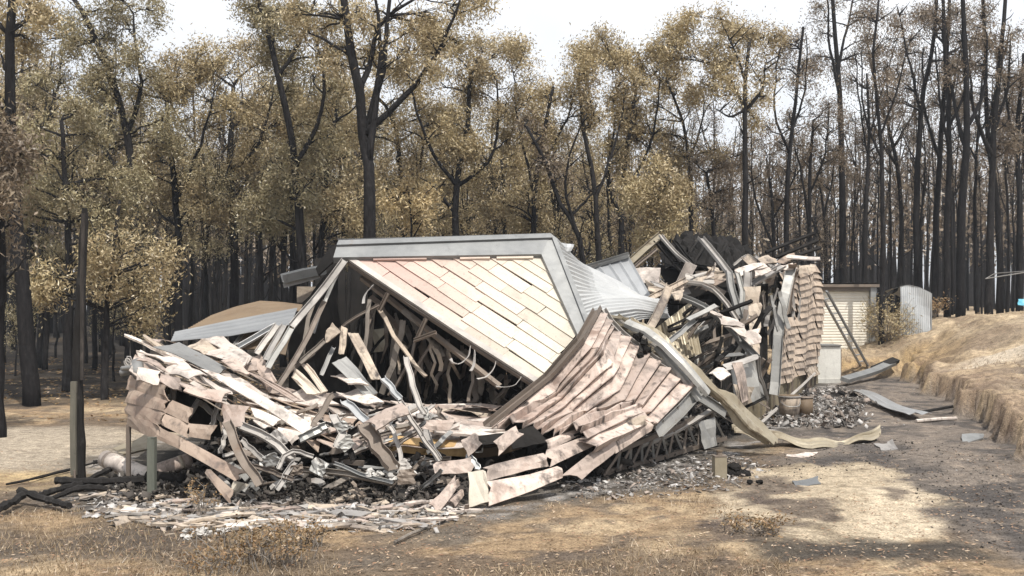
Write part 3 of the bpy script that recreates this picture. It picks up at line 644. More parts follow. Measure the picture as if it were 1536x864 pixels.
def fillers():
    kinds = {
        'olive': [filler_kind(20 + i, 10, .56, 24, 190, 'leaf_olive', .13, 1.5) for i in range(4)],
        'tan': [filler_kind(30 + i, 10, .54, 22, 165, 'leaf_tan', .12, 1.4) for i in range(4)],
        'brown': [filler_kind(40 + i, 10, .50, 18, 85, 'leaf_brown', .11, 1.2) for i in range(4)],
        'pole': [filler_kind(50 + i, 10, .55, 9, 60, 'leaf_brown', .10, 1.0) for i in range(4)],
        'low': [filler_kind(60 + i, 5, .30, 12, 130, 'leaf_olive', .06, 1.0) for i in range(3)],
    }
    lab = {'olive': ('black gum with full olive brown crown', 'olive crowned gums in the forest'),
           'tan': ('gum with scorched tan crown', 'tan crowned gums in the forest'),
           'brown': ('gum with thin brown foliage', 'brown crowned gums in the forest'),
           'pole': ('almost bare charred gum pole', 'bare charred poles in the forest'),
           'low': ('short khaki leaved sapling', 'khaki saplings under the gums')}
    r = random.Random(5); placed = []
    def put(kind, px, d, top_px):
        x = (px - CX) * d / F; z0 = gz(x, d)
        for (a, b, dd) in placed:
            if (a - x) ** 2 + (b - d) ** 2 < 0.5: return
        placed.append((x, d, 0))
        h = CH + (HY - top_px) * d / F - z0
        (wm, cm), hh = r.choice(kinds[kind]); s = h / hh
        o = empty('gum_tree' if kind != 'low' else 'gum_sapling', (x, d, z0), lab[kind][0] + ' ' + zone(px) + ('' if d < 33 else ', farther back' if d < 42 else ', far back'), 'tree' if kind != 'low' else 'sapling', lab[kind][1])
        sx = min(s, 1.3) * (r.uniform(.85, 1.1) if px < 1000 else r.uniform(.55, .85))
        o.rotation_euler = (0, 0, r.uniform(0, 6.28)); o.scale = (sx, sx, s)
        for nm, me in (('trunk', wm), ('crown', cm)):
            if me is None: continue
            c = bpy.data.objects.new(nm, me); C.objects.link(c); c.parent = o
    for px in np.arange(-60, 560, 15):
        for d in ((25, 33), (33, 48)):
            x = px + r.uniform(-10, 10); k = r.choice(['olive', 'olive', 'tan', 'brown', 'pole'])
            put(k, x, r.uniform(*d), skyline(x) + r.uniform(10, 170))
    for px in np.arange(560, 1020, 15):
        for d in ((28, 36), (36, 52)):
            x = px + r.uniform(-10, 10); k = r.choice(['tan', 'tan', 'brown', 'pole'])
            put(k, x, r.uniform(*d), skyline(x) + r.uniform(40, 190))
    for px in np.arange(1020, 1590, 12):
        for d in ((31, 39), (39, 52)):
            x = px + r.uniform(-8, 8); k = r.choice(['brown', 'brown', 'brown', 'pole'])
            put(k, x, r.uniform(*d), skyline(x) + r.uniform(0, 210))
    for i in range(9):
        x = r.uniform(-60, 300); put('low', x, r.uniform(22, 34), r.uniform(330, 450))
    for i in range(16):
        x = r.uniform(520, 1100); put('low', x, r.uniform(26, 40), r.uniform(280, 360))
fillers()

def distant_forest():
    """the wood beyond, one mass of thin trunks and foliage"""
    r = random.Random(77); mb = MB(); cl = []
    for i in range(900):
        d = r.uniform(46, 105); px = r.uniform(-150, 1690); x = (px - CX) * d / F; z0 = gz(x, d)
        h = (r.uniform(9, 14) if px < 1000 else r.uniform(7, 13)) * d / 80; l = r.uniform(-.5, .5)
        mb.tube([(x, d, z0 - .2), (x + l * .4, d, z0 + h * .5), (x + l, d, z0 + h)], [.17, .12, .04], 4)
        for k in range(5 if px < 1000 else 3):
            c = np.array([x + l + r.gauss(0, 1.1), d + r.gauss(0, 1.1), z0 + h * r.uniform(.5, 1.03)])
            cl.append(c + nr.normal(size=(34, 3)) * np.array([.7, .7, .5]))
    tag(mb.build('distant_trunks', M['bark']), 'mass of far charred trunks deep in the forest', 'forest', kind='stuff')
    v, f = leaf_quads(np.concatenate(cl), 0.30, 0.12)
    tag(np_mesh('distant_foliage', v, f, M['leaf_brown']), 'mass of far scorched foliage deep in the forest', 'foliage', kind='stuff')
distant_forest()

# ------------------------------------------------------------------ the wreck: builders
def vjit(a, r=rng): return Vector((r.uniform(-a, a), r.uniform(-a, a), r.uniform(-a, a)))

def patch(S, u0, u1, v0, v1, nu=4, nv=2, th=0.007, lap=0.03, dent=0.010, slip=0.0, r=rng):
    """one board cut from a surface S(u, v) -> point; its lower edge (v1) stands proud by lap"""
    g = []; du = 1e-3
    jit = r.uniform(-slip, slip); tw = r.uniform(-slip, slip)
    for j in range(nv + 1):
        row = []
        for i in range(nu + 1):
            u = u0 + (u1 - u0) * i / nu; v = v0 + (v1 - v0) * j / nv + jit + tw * (i / nu - .5)
            p = S(u, v)
            nn = (S(u + du, v) - p).cross(S(u, v + du) - p)
            nn = nn.normalized() if nn.length > 1e-12 else Vector((0, -1, 0))
            if nn.y > 0.02 and abs(nn.z) < 0.98: nn = -nn
            if abs(nn.y) <= 0.02 and nn.z < 0: nn = -nn
            p = p + nn * (lap * j / nv + r.uniform(-dent, dent))
            row.append(p)
        g.append(row)
    return MB().quadgrid(g, th)

def facing(g):
    """the rows of g, ordered so that the sheet's added thickness goes away from its lit, outer side"""
    return g

def qb(c, nu=5, nv=3, th=0.013, bulge=0.0, dent=0.007, r=rng, curl=0.0, tilt=0.0):
    """board from four corners (top left, top right, bottom right, bottom left), each (x, y, depth) of the picture"""
    c = [P(*q) if not isinstance(q, Vector) else q for q in c]
    nn = (c[1] - c[0]).cross(c[3] - c[0]).normalized(); g = []
    bulge *= 0.55; th = min(th, 0.009); sz = min((c[1] - c[0]).length, (c[3] - c[0]).length) * 0.07
    c = [p + vjit(sz, r) for p in c]; bend = r.gauss(0, 0.035) * (c[1] - c[0]).length
    ph = r.uniform(0, 6)
    for j in range(nv + 1):
        t = j / nv; row = []
        for i in range(nu + 1):
            s = i / nu
            p = c[0].lerp(c[1], s).lerp(c[3].lerp(c[2], s), t)
            o = bend * (4 * s * (1 - s)) ** 1.5 + tilt * t + bulge * math.sin(math.pi * t) + curl * (2 * t - 1) ** 2 + 0.5 * dent * math.sin(s * 9 + ph) + r.uniform(-dent, dent)
            row.append(p - nn * o)
        g.append(row)
    ax = (c[1] - c[0]); ln = min(.035, ax.length * .07); ax = ax.normalized()
    for row in g:
        row[0] = row[0] + ax * r.uniform(-ln, ln); row[-1] = row[-1] + ax * r.uniform(-ln, ln)
        if r.random() < .3: row[r.choice((0, -1))] += nn * r.uniform(-.03, .03)
    # folded lip along the lower edge
    g.append([p + nn * 0.02 + (g[-2][i] - p).normalized() * 0.006 for i, p in enumerate(g[-1])])
    return MB().quadgrid(g, th)

def cprof(w, h, t=0.006):
    a = w / 2
    return [(-a, h), (-a, 0), (a, 0), (a, h), (a - t, h), (a - t, t), (-a + t, t), (-a + t, h)]
def rprof(w, h): return [(-w / 2, 0), (w / 2, 0), (w / 2, h), (-w / 2, h)]

def beam_pts(pts, r, n=5, sway=0.015):
    q = [P(*p) if not isinstance(p, Vector) else p for p in pts]
    return wiggle_path(q, max(n, len(q) * 2), sway, r)

def stud(pts, w=0.075, h=0.035, prof='c', up=(0, -0.75, 0.66), twist=0.0, sway=0.012, n=6, r=rng):
    if prof == 'c': w *= .78; h *= .8
    pr = cprof(w, h, .005) if prof == 'c' else rprof(w, h)
    return MB().sweep(beam_pts(pts, r, n, sway), pr, Vector(up), twist)

def grid_surface(rows):
    """smooth surface through a grid of control points; S(u, v) with u along a row and v down the rows, both 0..1"""
    G = [[P(*q) if not isinstance(q, Vector) else q for q in row] for row in rows]
    nv, nu = len(G), len(G[0])
    def lin(a, t, n):
        t = min(max(t, 0.0), 1.0) * (n - 1); i = min(int(t), n - 2); return i, t - i
    def S(u, v):
        ex_u = 0; ex_v = 0
        i, s = lin(None, u, nu); j, t = lin(None, v, nv)
        if u > 1: s += (u - 1) * (nu - 1)
        if u < 0: s += u * (nu - 1)
        if v > 1: t += (v - 1) * (nv - 1)
        if v < 0: t += v * (nv - 1)
        return G[j][i].lerp(G[j][i + 1], s).lerp(G[j + 1][i].lerp(G[j + 1][i + 1], s), t)
    return S

def cells(rows, lo, hi, r=rng):
    """staggered board lengths: for each course, cut 0..1 into pieces between lo and hi long"""
    out = []
    for k in range(rows):
        u = 0.0; first = r.uniform(0.3, 1.0)
        while u < 1 - 1e-6:
            l = r.uniform(lo, hi) * (first if u == 0 else 1)
            e = u + l
            if e > 1 - lo * 0.35: e = 1.0
            out.append((k, u, e)); u = e
    return out

MW = {'pale': 'whitened', 'pink': 'pink', 'dull': 'sooty tan', 'ashsteel': 'ash grey', 'galv': 'steel grey', 'brownsteel': 'scorched brown', 'blacksteel': 'soot black', 'greytimber': 'weathered grey', 'olive': 'browned', 'char': 'charred', 'brown': 'browned'}
def near(px, spots):
    for lim, t in spots:
        if px < lim: return t
FRONT = [(190, 'left of the brown post'), (250, 'near the green post'), (330, 'below the browned corner'), (400, 'below the torn channel foot'), (470, 'left below the tangle'), (540, 'below the heart of the tangle'), (600, 'below the widest channel'), (9999, 'near the upright cream board')]
TANG = [(400, 'at the left of the tangle'), (470, 'left of the heart of the tangle'), (530, 'at the heart of the tangle'), (590, 'by the widest brown channel'), (9999, 'by the slim pale strut')]
HOL = [(590, 'behind the left end of the gable'), (650, 'under the left half of the gable'), (710, 'under the middle of the gable'), (9999, 'under the right end of the gable')]
def base_of(*pts):
    p = [P(*q) for q in pts]; c = sum(p, Vector((0, 0, 0))) / len(p); c.z = max(0, gz(c.x, c.y)); return c

# ------------------------------------------------------------------ the gable end
def clip_poly(poly, clip):
    """Sutherland-Hodgman; both polygons are lists of (u, v), clip convex and counter-clockwise"""
    out = poly
    for i in range(len(clip)):
        a = clip[i]; b = clip[(i + 1) % len(clip)]; inp = out; out = []
        if not inp: return []
        def side(p): return (b[0] - a[0]) * (p[1] - a[1]) - (b[1] - a[1]) * (p[0] - a[0])
        for j in range(len(inp)):
            p, q = inp[j - 1], inp[j]; sp, sq = side(p), side(q)
            if (sp >= 0) != (sq >= 0):
                t = sp / (sp - sq); out.append((p[0] + (q[0] - p[0]) * t, p[1] + (q[1] - p[1]) * t))
            if sq >= 0: out.append(q)
    return out

def gable():
    A = P(520, 385, 12.0); D = P(806, 577, 10.9); B = P(816, 378, 12.35)
    U = (D - A).normalized(); n = U.cross(B - A).normalized()
    if n.y > 0: n = -n
    V = n.cross(U)
    if V.dot(B - A) < 0: V = -V
    def on(px, py, off=0.0):            # spot of the picture dropped onto the gable's plane
        d = (P(px, py, 1.0) - P(CX, HY, 0.0)).normalized(); o = Vector((0, 0, CH))
        t = ((A + n * off) - o).dot(n) / d.dot(n); return o + d * t
    uv = lambda p: ((p - A).dot(U), (p - A).dot(V))
    W3 = lambda u, v, o=0.0: A + U * u + V * v + n * o
    root = empty('gable_end', base_of((700, 560, 11.3)), 'fallen triangular gable end of cream boards with a grey barge board over the hollow', 'gable')
    tri = [uv(on(*q)) for q in ((522, 384), (806, 574), (866, 502), (812, 377))]
    r = random.Random(21)
    # sheathing behind the boards
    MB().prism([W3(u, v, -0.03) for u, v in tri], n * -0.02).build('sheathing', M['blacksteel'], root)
    L = (D - A).length; vmax = max(v for _, v in tri); ex = 0.165; nrow = int(vmax / ex) + 2
    shift = 0
    for k in range(nrow):
        v0 = k * ex - 0.005; u = -0.6 + (k % 3) * 0.26 + r.uniform(-.08, .08)
        while u < L + 1.8:
            l = r.uniform(0.50, 0.74); g = 0.002
            a = r.uniform(-0.03, 0.036); dv = r.uniform(-0.026, 0.014); hh = ex + 0.02
            ca, sa = math.cos(a), math.sin(a)
            rect = [(u + g + x * ca - y * sa, v0 + dv + x * sa + y * ca) for x, y in ((0, 0), (l - 2 * g, 0), (l - 2 * g, hh), (0, hh))]
            pl = clip_poly(rect, tri)
            if len(pl) >= 3:
                area = abs(sum(pl[i - 1][0] * pl[i][1] - pl[i][0] * pl[i - 1][1] for i in range(len(pl)))) / 2
                if area > 0.004:
                    ex_o = r.uniform(0, 0.010)
                    mb = MB(); m = len(pl)
                    fr = [W3(p, q, 0.014 + ex_o * .7 + 0.017 * (1 - min(1, max(0, (q - v0) / hh)))) for p, q in pl]
                    bk = [f - n * 0.016 for f in fr]
                    mb.v = fr + bk; mb.f = [tuple(range(m)), tuple(range(2 * m - 1, m - 1, -1))] + [(j, m + j, m + (j + 1) % m, (j + 1) % m) for j in range(m)]
                    mb.build('siding_board', M['cream'], root)
            u += l
    # barge boards along the two rakes, with capping
    def band(pts, off, th, mat, nm):
        q = [on(*p, off) for p in pts]; MB().prism(q, n * -th).build(nm, mat, root)
    band([(506, 366), (823, 357), (812, 381), (500, 386)], 0.085, 0.10, M['fascia'], 'barge_board')
    band([(823, 357), (832, 362), (881, 488), (868, 505), (812, 381)], 0.082, 0.10, M['fascia'], 'barge_board')
    band([(508, 360), (826, 350), (829, 356), (505, 367)], 0.115, 0.30, M['capping'], 'capping')
    band([(826, 350), (835, 357), (887, 487), (880, 490), (829, 358)], 0.11, 0.30, M['fascia'], 'capping')
    for xs in ((560, 640), (690, 735), (745, 800)):
        band([(xs[0], 386 - xs[0] * .01 + 5), (xs[1], 385 - xs[1] * .01 + 5), (xs[1], 389.5 - xs[1] * .01 + 5), (xs[0], 390 - xs[0] * .01 + 5)], 0.06, 0.03, M['cream'], 'soffit_strip')
    # bottom chord: ledge, track and a second member hanging below it
    for (a, b, w, h, mt, off) in (((519, 388), (806, 577), .035, .07, 'ashsteel', 0.03), ((522, 396), (800, 580), .05, .05, 'brownsteel', -0.02)):
        pa, pb = on(*a, off), on(*b, off)
        MB().sweep(wiggle_path([pa, pa.lerp(pb, .5) + V * -0.015, pb], 9, .004, r), cprof(w, h), V).build('bottom_chord', M[mt], root)
    pts = [on(540, 418, -.25), on(600, 465, -.25), on(695, 540, -.2), on(748, 582, -.15)]
    MB().sweep(wiggle_path(pts, 9, .008, r), cprof(.06, .05), V).build('ceiling_batten', M['brownsteel'], root)
    for x0, y0, x1, y1 in ((583, 440, 570, 466), (640, 478, 628, 505), (655, 500, 622, 512)):
        MB().sweep([on(x0, y0, -.03), on(x1, y1, -.2)], cprof(.045, .03), n).build('hanger', M['brownsteel'], root)
    # curled straps hanging from the chord
    for pts in (((705, 520), (702, 534), (690, 545), (679, 544), (676, 538)), ((711, 526), (711, 545), (706, 556)),
                ((743, 543), (738, 556), (728, 565), (716, 568)), ((781, 566), (772, 577), (757, 580), (744, 579)),
                ((560, 428), (548, 440), (545, 455))):
        q = [on(x, y, 0.06 + .02 * i) for i, (x, y) in enumerate(pts)]
        MB().sweep(wiggle_path(q, 9, 0.004, r), rprof(.035, .006), U, 1.2).build('metal_strap', M['ashsteel'], root)
    # flap of black roof edge hanging off the left end
    q = [on(508, 362, .02), on(500, 392, .02), on(478, 412, -.25), on(474, 402, -.3), on(492, 374, -.1)]
    MB().prism(q, n * -0.03).build('roof_flap', M['blacksteel'], root)
    return on, n, U, V
g_on, g_n, g_U, g_V = gable()

def corrugated(S, nu, nv, pitch_len, amp=0.011, th=0.004, across='v', n_out=None):
    """sheet with corrugations running along u; pitch_len: number of waves across"""
    g = []; e = 1e-3
    for j in range(nv + 1):
        row = []
        for i in range(nu + 1):
            u, v = i / nu, j / nv; p = S(u, v)
            nn = (S(u + e, v) - p).cross(S(u, v + e) - p).normalized()
            row.append(p + nn * amp * math.sin((v if across == 'v' else u) * pitch_len * 2 * math.pi))
        g.append(row)
    return MB().quadgrid(g, th)

def roofs():
    r = random.Random(3)
    # unseen roof added over the hollow behind the gable to keep it dark
    b = 0.0
    S = grid_surface([[g_on(506, 359, .0), g_on(660, 355, .0), g_on(826, 350, .0)],
                      [g_on(506, 359) + Vector((.1, 2.2, -.25)), g_on(660, 355) + Vector((.2, 2.2, -.30)), g_on(826, 350) + Vector((.3, 2.2, -.25))],
                      [g_on(506, 359) + Vector((.3, 4.6, -.8)), g_on(660, 355) + Vector((.5, 4.6, -.9)), g_on(826, 350) + Vector((.9, 4.6, -.8))]])
    t = empty('roof_sheet', base_of((660, 470, 14)), 'unseen grey corrugated roof added behind the leaning gable to shade the hollow', 'roof sheet')
    corrugated(S, 36, 10, 18, across='u').build('corrugated_sheet', M['zincdull'], t)
    # wavy zinc roof on the right
    W_ = [[(836, 362, 12.6), (868, 398, 14.6), (925, 425, 15.0), (968, 447, 15.2)],
          [(842, 392, 12.5), (885, 410, 13.9), (930, 430, 14.3), (985, 450, 14.5)],
          [(852, 420, 12.3), (890, 430, 13.2), (940, 440, 13.7), (990, 452, 14.0)],
          [(862, 452, 12.1), (900, 446, 12.8), (950, 447, 13.2), (1000, 457, 13.6)],
          [(872, 474, 12.0), (910, 464, 12.45), (955, 457, 12.9), (1002, 466, 13.4)],
          [(886, 496, 12.1), (925, 488, 12.6), (965, 478, 13.0), (1005, 480, 13.5)]]
    S = grid_surface(W_)
    def Sw(u, v):
        p = S(u, v); return p + Vector((0, 0, 0.07 * math.sin(v * 11 + u * 2.5) * u * (1 - .5 * u) + 0.05 * math.sin(v * 5 + 1) * (1 - u)))
    t = empty('roof_sheet', base_of((930, 520, 13)), 'long pale zinc roof sheet rippled by heat, rolling down right of the gable', 'roof sheet')
    corrugated(Sw, 14, 132, 22, amp=.013).build('corrugated_sheet', M['zinc'], t)
    t = empty('roof_sheet', base_of((915, 500, 14.8)), 'flat ribbed grey panel tipped up behind the rippled zinc roof', 'roof sheet')
    S = grid_surface([[(868, 408, 15.6), (943, 386, 15.4)], [(905, 450, 14.6), (977, 447, 14.5)]])
    g = [[S(i / 30, j / 4) + Vector((0, 0, .022 if i % 6 == 0 else 0)) for i in range(31)] for j in range(5)]
    MB().quadgrid(g, .006).build('ribbed_sheet', M['zinc'], t)
    MB().sweep([P(866, 407, 15.55), P(905, 396, 15.5), P(944, 384, 15.35)], cprof(.09, .05), Vector((0, -.5, .8))).build('edge_flashing', M['galv'], t)
    thing_from(qb([(838, 364, 13.0), (860, 367, 13.2), (852, 382, 13.1), (842, 384, 13.0)], bulge=.04), 'flashing', M['zinc'], 'small curl of white flashing poking up past the gable apex', 'flashing')
    # sheets at the left
    t = empty('roof_sheet', base_of((350, 500, 11.6)), 'long flat ribbed grey roof sheet lying across the left of the wreck', 'roof sheet')
    S = grid_surface([[(262, 499, 11.3), (350, 481, 11.7), (446, 463, 12.1)], [(256, 513, 10.95), (345, 505, 11.2), (436, 488, 11.5)]])
    g = [[S(i / 12, j / 16) + Vector((0, -.0, .012 if j % 4 == 0 else 0)) for i in range(13)] for j in range(17)]
    MB().quadgrid(g, .006).build('ribbed_sheet', M['zincdull'], t)
    t = empty('roof_sheet', base_of((370, 480, 13)), 'bowed rust brown roof sheet behind the long grey sheet', 'roof sheet')
    S = grid_surface([[(318, 473, 13.0), (352, 460, 13.2), (390, 451, 13.3), (425, 453, 13.3), (454, 457, 13.1)], [(282, 493, 12.1), (330, 486, 12.1), (380, 476, 12.1), (420, 470, 12.1), (450, 466, 12.1)]])
    corrugated(S, 18, 50, 10, amp=.01).build('corrugated_sheet', M['rusty'], t)
    thing_from(qb([(355, 502, 11.6), (440, 480, 11.8), (430, 530, 11.4), (345, 520, 11.4)], th=.03), 'ceiling_sheet', M['rusty'], 'brown underside of a ceiling sheet below the long grey sheet', 'sheet')
    t = empty('gutter', base_of((455, 430, 13.6)), 'short dark length of gutter left of the gable on a pale block', 'gutter')
    MB().sweep([P(424, 420, 13.4), P(455, 412, 13.5), P(488, 406, 13.6)], [(-.09, .07), (-.07, -.04), (.07, -.04), (.09, .08), (.075, .08), (.06, -.025), (-.06, -.025), (-.08, .07)], Vector((0, -.2, 1))).build('gutter_trough', M['capping'], t)
    MB().sweep([P(426, 432, 13.5), P(480, 417, 13.6)], rprof(.08, .06), Vector((0, 0, 1))).build('fascia_board', M['zincdull'], t)
    thing_from(MB().box(P(462, 442, 13.9), (.30, .25, .22), .2), 'wall_block', M['dull'], 'pale wall remnant under the short gutter', 'wall remnant')
roofs()

# ------------------------------------------------------------------ hollow behind the gable
def hollow():
    r = random.Random(8)
    t = empty('back_wall', base_of((640, 560, 14.6)), 'charred black back wall added to deepen the shade in the hollow under the gable', 'wall')  # added wall; its black panels put the hollow's shade into the colour
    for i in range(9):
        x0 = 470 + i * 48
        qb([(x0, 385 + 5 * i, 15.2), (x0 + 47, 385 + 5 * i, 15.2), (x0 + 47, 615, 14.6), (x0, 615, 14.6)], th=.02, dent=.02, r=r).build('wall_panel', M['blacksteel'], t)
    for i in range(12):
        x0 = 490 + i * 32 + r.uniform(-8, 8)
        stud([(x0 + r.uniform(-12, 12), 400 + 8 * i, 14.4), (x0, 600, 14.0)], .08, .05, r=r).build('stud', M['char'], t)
    t = empty('side_wall', base_of((470, 560, 13)), 'charred black side panel added behind the leaning channels to shade the hollow', 'wall')  # added panel that closes the hollow's left side against the light
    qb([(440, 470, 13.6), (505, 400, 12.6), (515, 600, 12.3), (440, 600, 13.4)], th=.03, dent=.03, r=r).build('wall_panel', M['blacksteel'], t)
    # sticks, straps and board ends hanging in the dark
    for i in range(72):
        f = r.random(); x = 535 + 240 * f; y = 425 + 140 * f + r.uniform(0, 25); l = r.uniform(60, 140) * (1 - .45 * f); d = r.uniform(11.6, 13.6)
        a = r.gauss(0.0, .42)
        x1, y1 = x + math.sin(a) * l, min(605, y + math.cos(a) * l)
        thing_from(stud([(x, y, d), ((x + x1) / 2 + r.uniform(-9, 9), (y + y1) / 2, d - .1), (x1, y1, d + r.uniform(-.4, .2))], r.uniform(.03, .075), r.uniform(.015, .035), r.choice('cr'), twist=r.uniform(-.5, .5), sway=.03, r=r),
                   'burnt_stick', M[mk := r.choice(['brownsteel', 'char', 'brownsteel', 'char', 'greytimber', 'dull'])], MW[mk] + ' stick hanging in the dark hollow ' + near(x, HOL), 'debris stick', 'burnt sticks hanging under the gable')
    spec = [([(511, 488, 11.2), (522, 494, 11.2), (517, 532, 11.0), (508, 531, 11.0)], 'dull', 'short tan board standing on end left in the hollow'),
            ([(523, 499, 11.1), (538, 500, 11.1), (571, 567, 10.7), (556, 570, 10.7)], 'dull', 'long tan board leaning in the left of the hollow, thickest of the leaning boards'),
            ([(500, 545, 10.9), (520, 536, 11.0), (566, 590, 10.6), (549, 596, 10.6)], 'galv', 'grey flat strip slanting in front of the long tan board'),
            ([(486, 500, 11.2), (500, 485, 11.2), (511, 497, 11.1), (490, 514, 11.1)], 'dull', 'curled tan offcut left of the standing board'),
            ([(563, 495, 12.6), (596, 490, 12.6), (590, 526, 12.5), (560, 528, 12.5)], 'olive', 'yellowish panel scrap glimpsed deep in the hollow'),
            ([(436, 566, 10.9), (442, 550, 11.0), (482, 588, 10.6), (462, 592, 10.6)], 'cream', 'broad cream board fallen flat left below the hollow'),
            ([(452, 546, 11.1), (460, 546, 11.1), (492, 586, 10.7), (482, 589, 10.7)], 'cream', 'narrow cream board just right of the broad fallen one'),
            ([(498, 562, 10.9), (530, 560, 10.9), (552, 577, 10.6), (520, 577, 10.6)], 'pale', 'pale board lying crossways below the long leaning board'),
            ([(375, 536, 10.7), (392, 529, 10.8), (414, 571, 10.4), (398, 581, 10.4)], 'pink', 'pinkish board hanging off the leaning channels'),
            ([(425, 600, 10.8), (455, 585, 10.9), (505, 604, 10.5), (470, 612, 10.5)], 'pale', 'wide whitish board below the broad cream one'),
            ([(500, 590, 10.7), (540, 580, 10.8), (575, 602, 10.4), (540, 606, 10.4)], 'pale', 'whitish board in the heap under the long leaning board')]
    for c, m, lb in spec:
        thing_from(qb(c, r=r, bulge=.012), 'loose_board', M[m], lb, 'board')
    # leaning channels at the left of the gable
    spec = [([(517, 391, 11.7), (480, 440, 11.5), (438, 490, 11.2)], .105, .05, 'ashsteel', 'widest light grey channel propped against the left end of the gable'),
            ([(416, 488, 11.2), (385, 531, 10.7)], .085, .04, 'ashsteel', 'left one of the three short channels leaning below the long grey sheet'),
            ([(426, 488, 11.2), (398, 540, 10.6)], .08, .04, 'ashsteel', 'middle one of the three short channels leaning below the long grey sheet'),
            ([(437, 493, 11.1), (402, 552, 10.5)], .085, .04, 'galv', 'right one of the three short channels leaning below the long grey sheet'),
            ([(487, 452, 11.6), (455, 520, 11.1), (413, 586, 10.6)], .075, .04, 'brownsteel', 'long brown channel leaning from the hollow down to the left heap'),
            ([(412, 491, 11.4), (356, 523, 11.0)], .07, .07, 'zinc', 'bright round topped rail lying under the long grey sheet'),
            ([(487, 512, 11.4), (450, 545, 11.0)], .07, .04, 'greytimber', 'grey stick across the foot of the leaning channels'),
            ([(500, 522, 11.3), (482, 563, 10.9)], .06, .03, 'galv', 'short perforated grey strap beside the curled offcut'),
            ([(508, 408, 12.0), (486, 455, 11.9), (470, 500, 11.6)], .05, .03, 'galv', 'thin crumpled grey strip behind the widest channel'),
            ([(478, 440, 12.0), (462, 480, 11.8), (452, 540, 11.5)], .06, .03, 'greytimber', 'grey brown stud behind the widest channel'),
            ([(470, 530, 11.4), (430, 560, 11.0)], .06, .03, 'brownsteel', 'brown strip lying low behind the fallen channels'),
            ([(365, 500, 11.5), (350, 520, 11.2)], .05, .03, 'galv', 'small grey bracket under the left end of the grey sheet')]
    for pts, w, h, m, lb in spec:
        thing_from(stud(pts, w, h, up=(0.3, -.8, .5), sway=.006, r=r), 'steel_channel', M[m], lb, 'steel channel', 'steel channels left of the gable')
hollow()

# ------------------------------------------------------------------ dark mound of char under everything
def mound():
    xs = np.linspace(-4.6, 7.4, 170); ys = np.linspace(8.2, 25, 200); X, Y = np.meshgrid(xs, ys)
    sd = polysd(X, Y, HOUSE)
    Z = ground_z(X, Y) - 0.05 + 0.40 * sst(0.15, 1.6, sd) * (0.55 + 0.9 * fbm(X * 1.5, Y * 1.5, 4)) + (fbm(X * 6, Y * 6, 3) - .5) * .10 * sst(0, .5, sd)
    Z = np.where(sd < -0.05, ground_z(X, Y) - 0.3, Z)
    n, m = X.shape; i = np.arange(n * m).reshape(n, m)
    f = np.stack([i[:-1, :-1], i[:-1, 1:], i[1:, 1:], i[1:, :-1]], -1).reshape(-1, 4)
    keep = (sd.reshape(-1)[f] > -0.3).any(1)
    tag(np_mesh('char_heap', np.stack([X, Y, Z], -1).reshape(-1, 3), f[keep], M['darkrubble']), 'black heap of char under the whole wreck', 'char heap', kind='stuff')
mound()
def heap_z(x, y):
    sd = float(polysd(np.array([[x]]), np.array([[y]]), HOUSE)[0, 0])
    return gz(x, y) + 0.36 * float(sst(0.15, 1.6, sd))

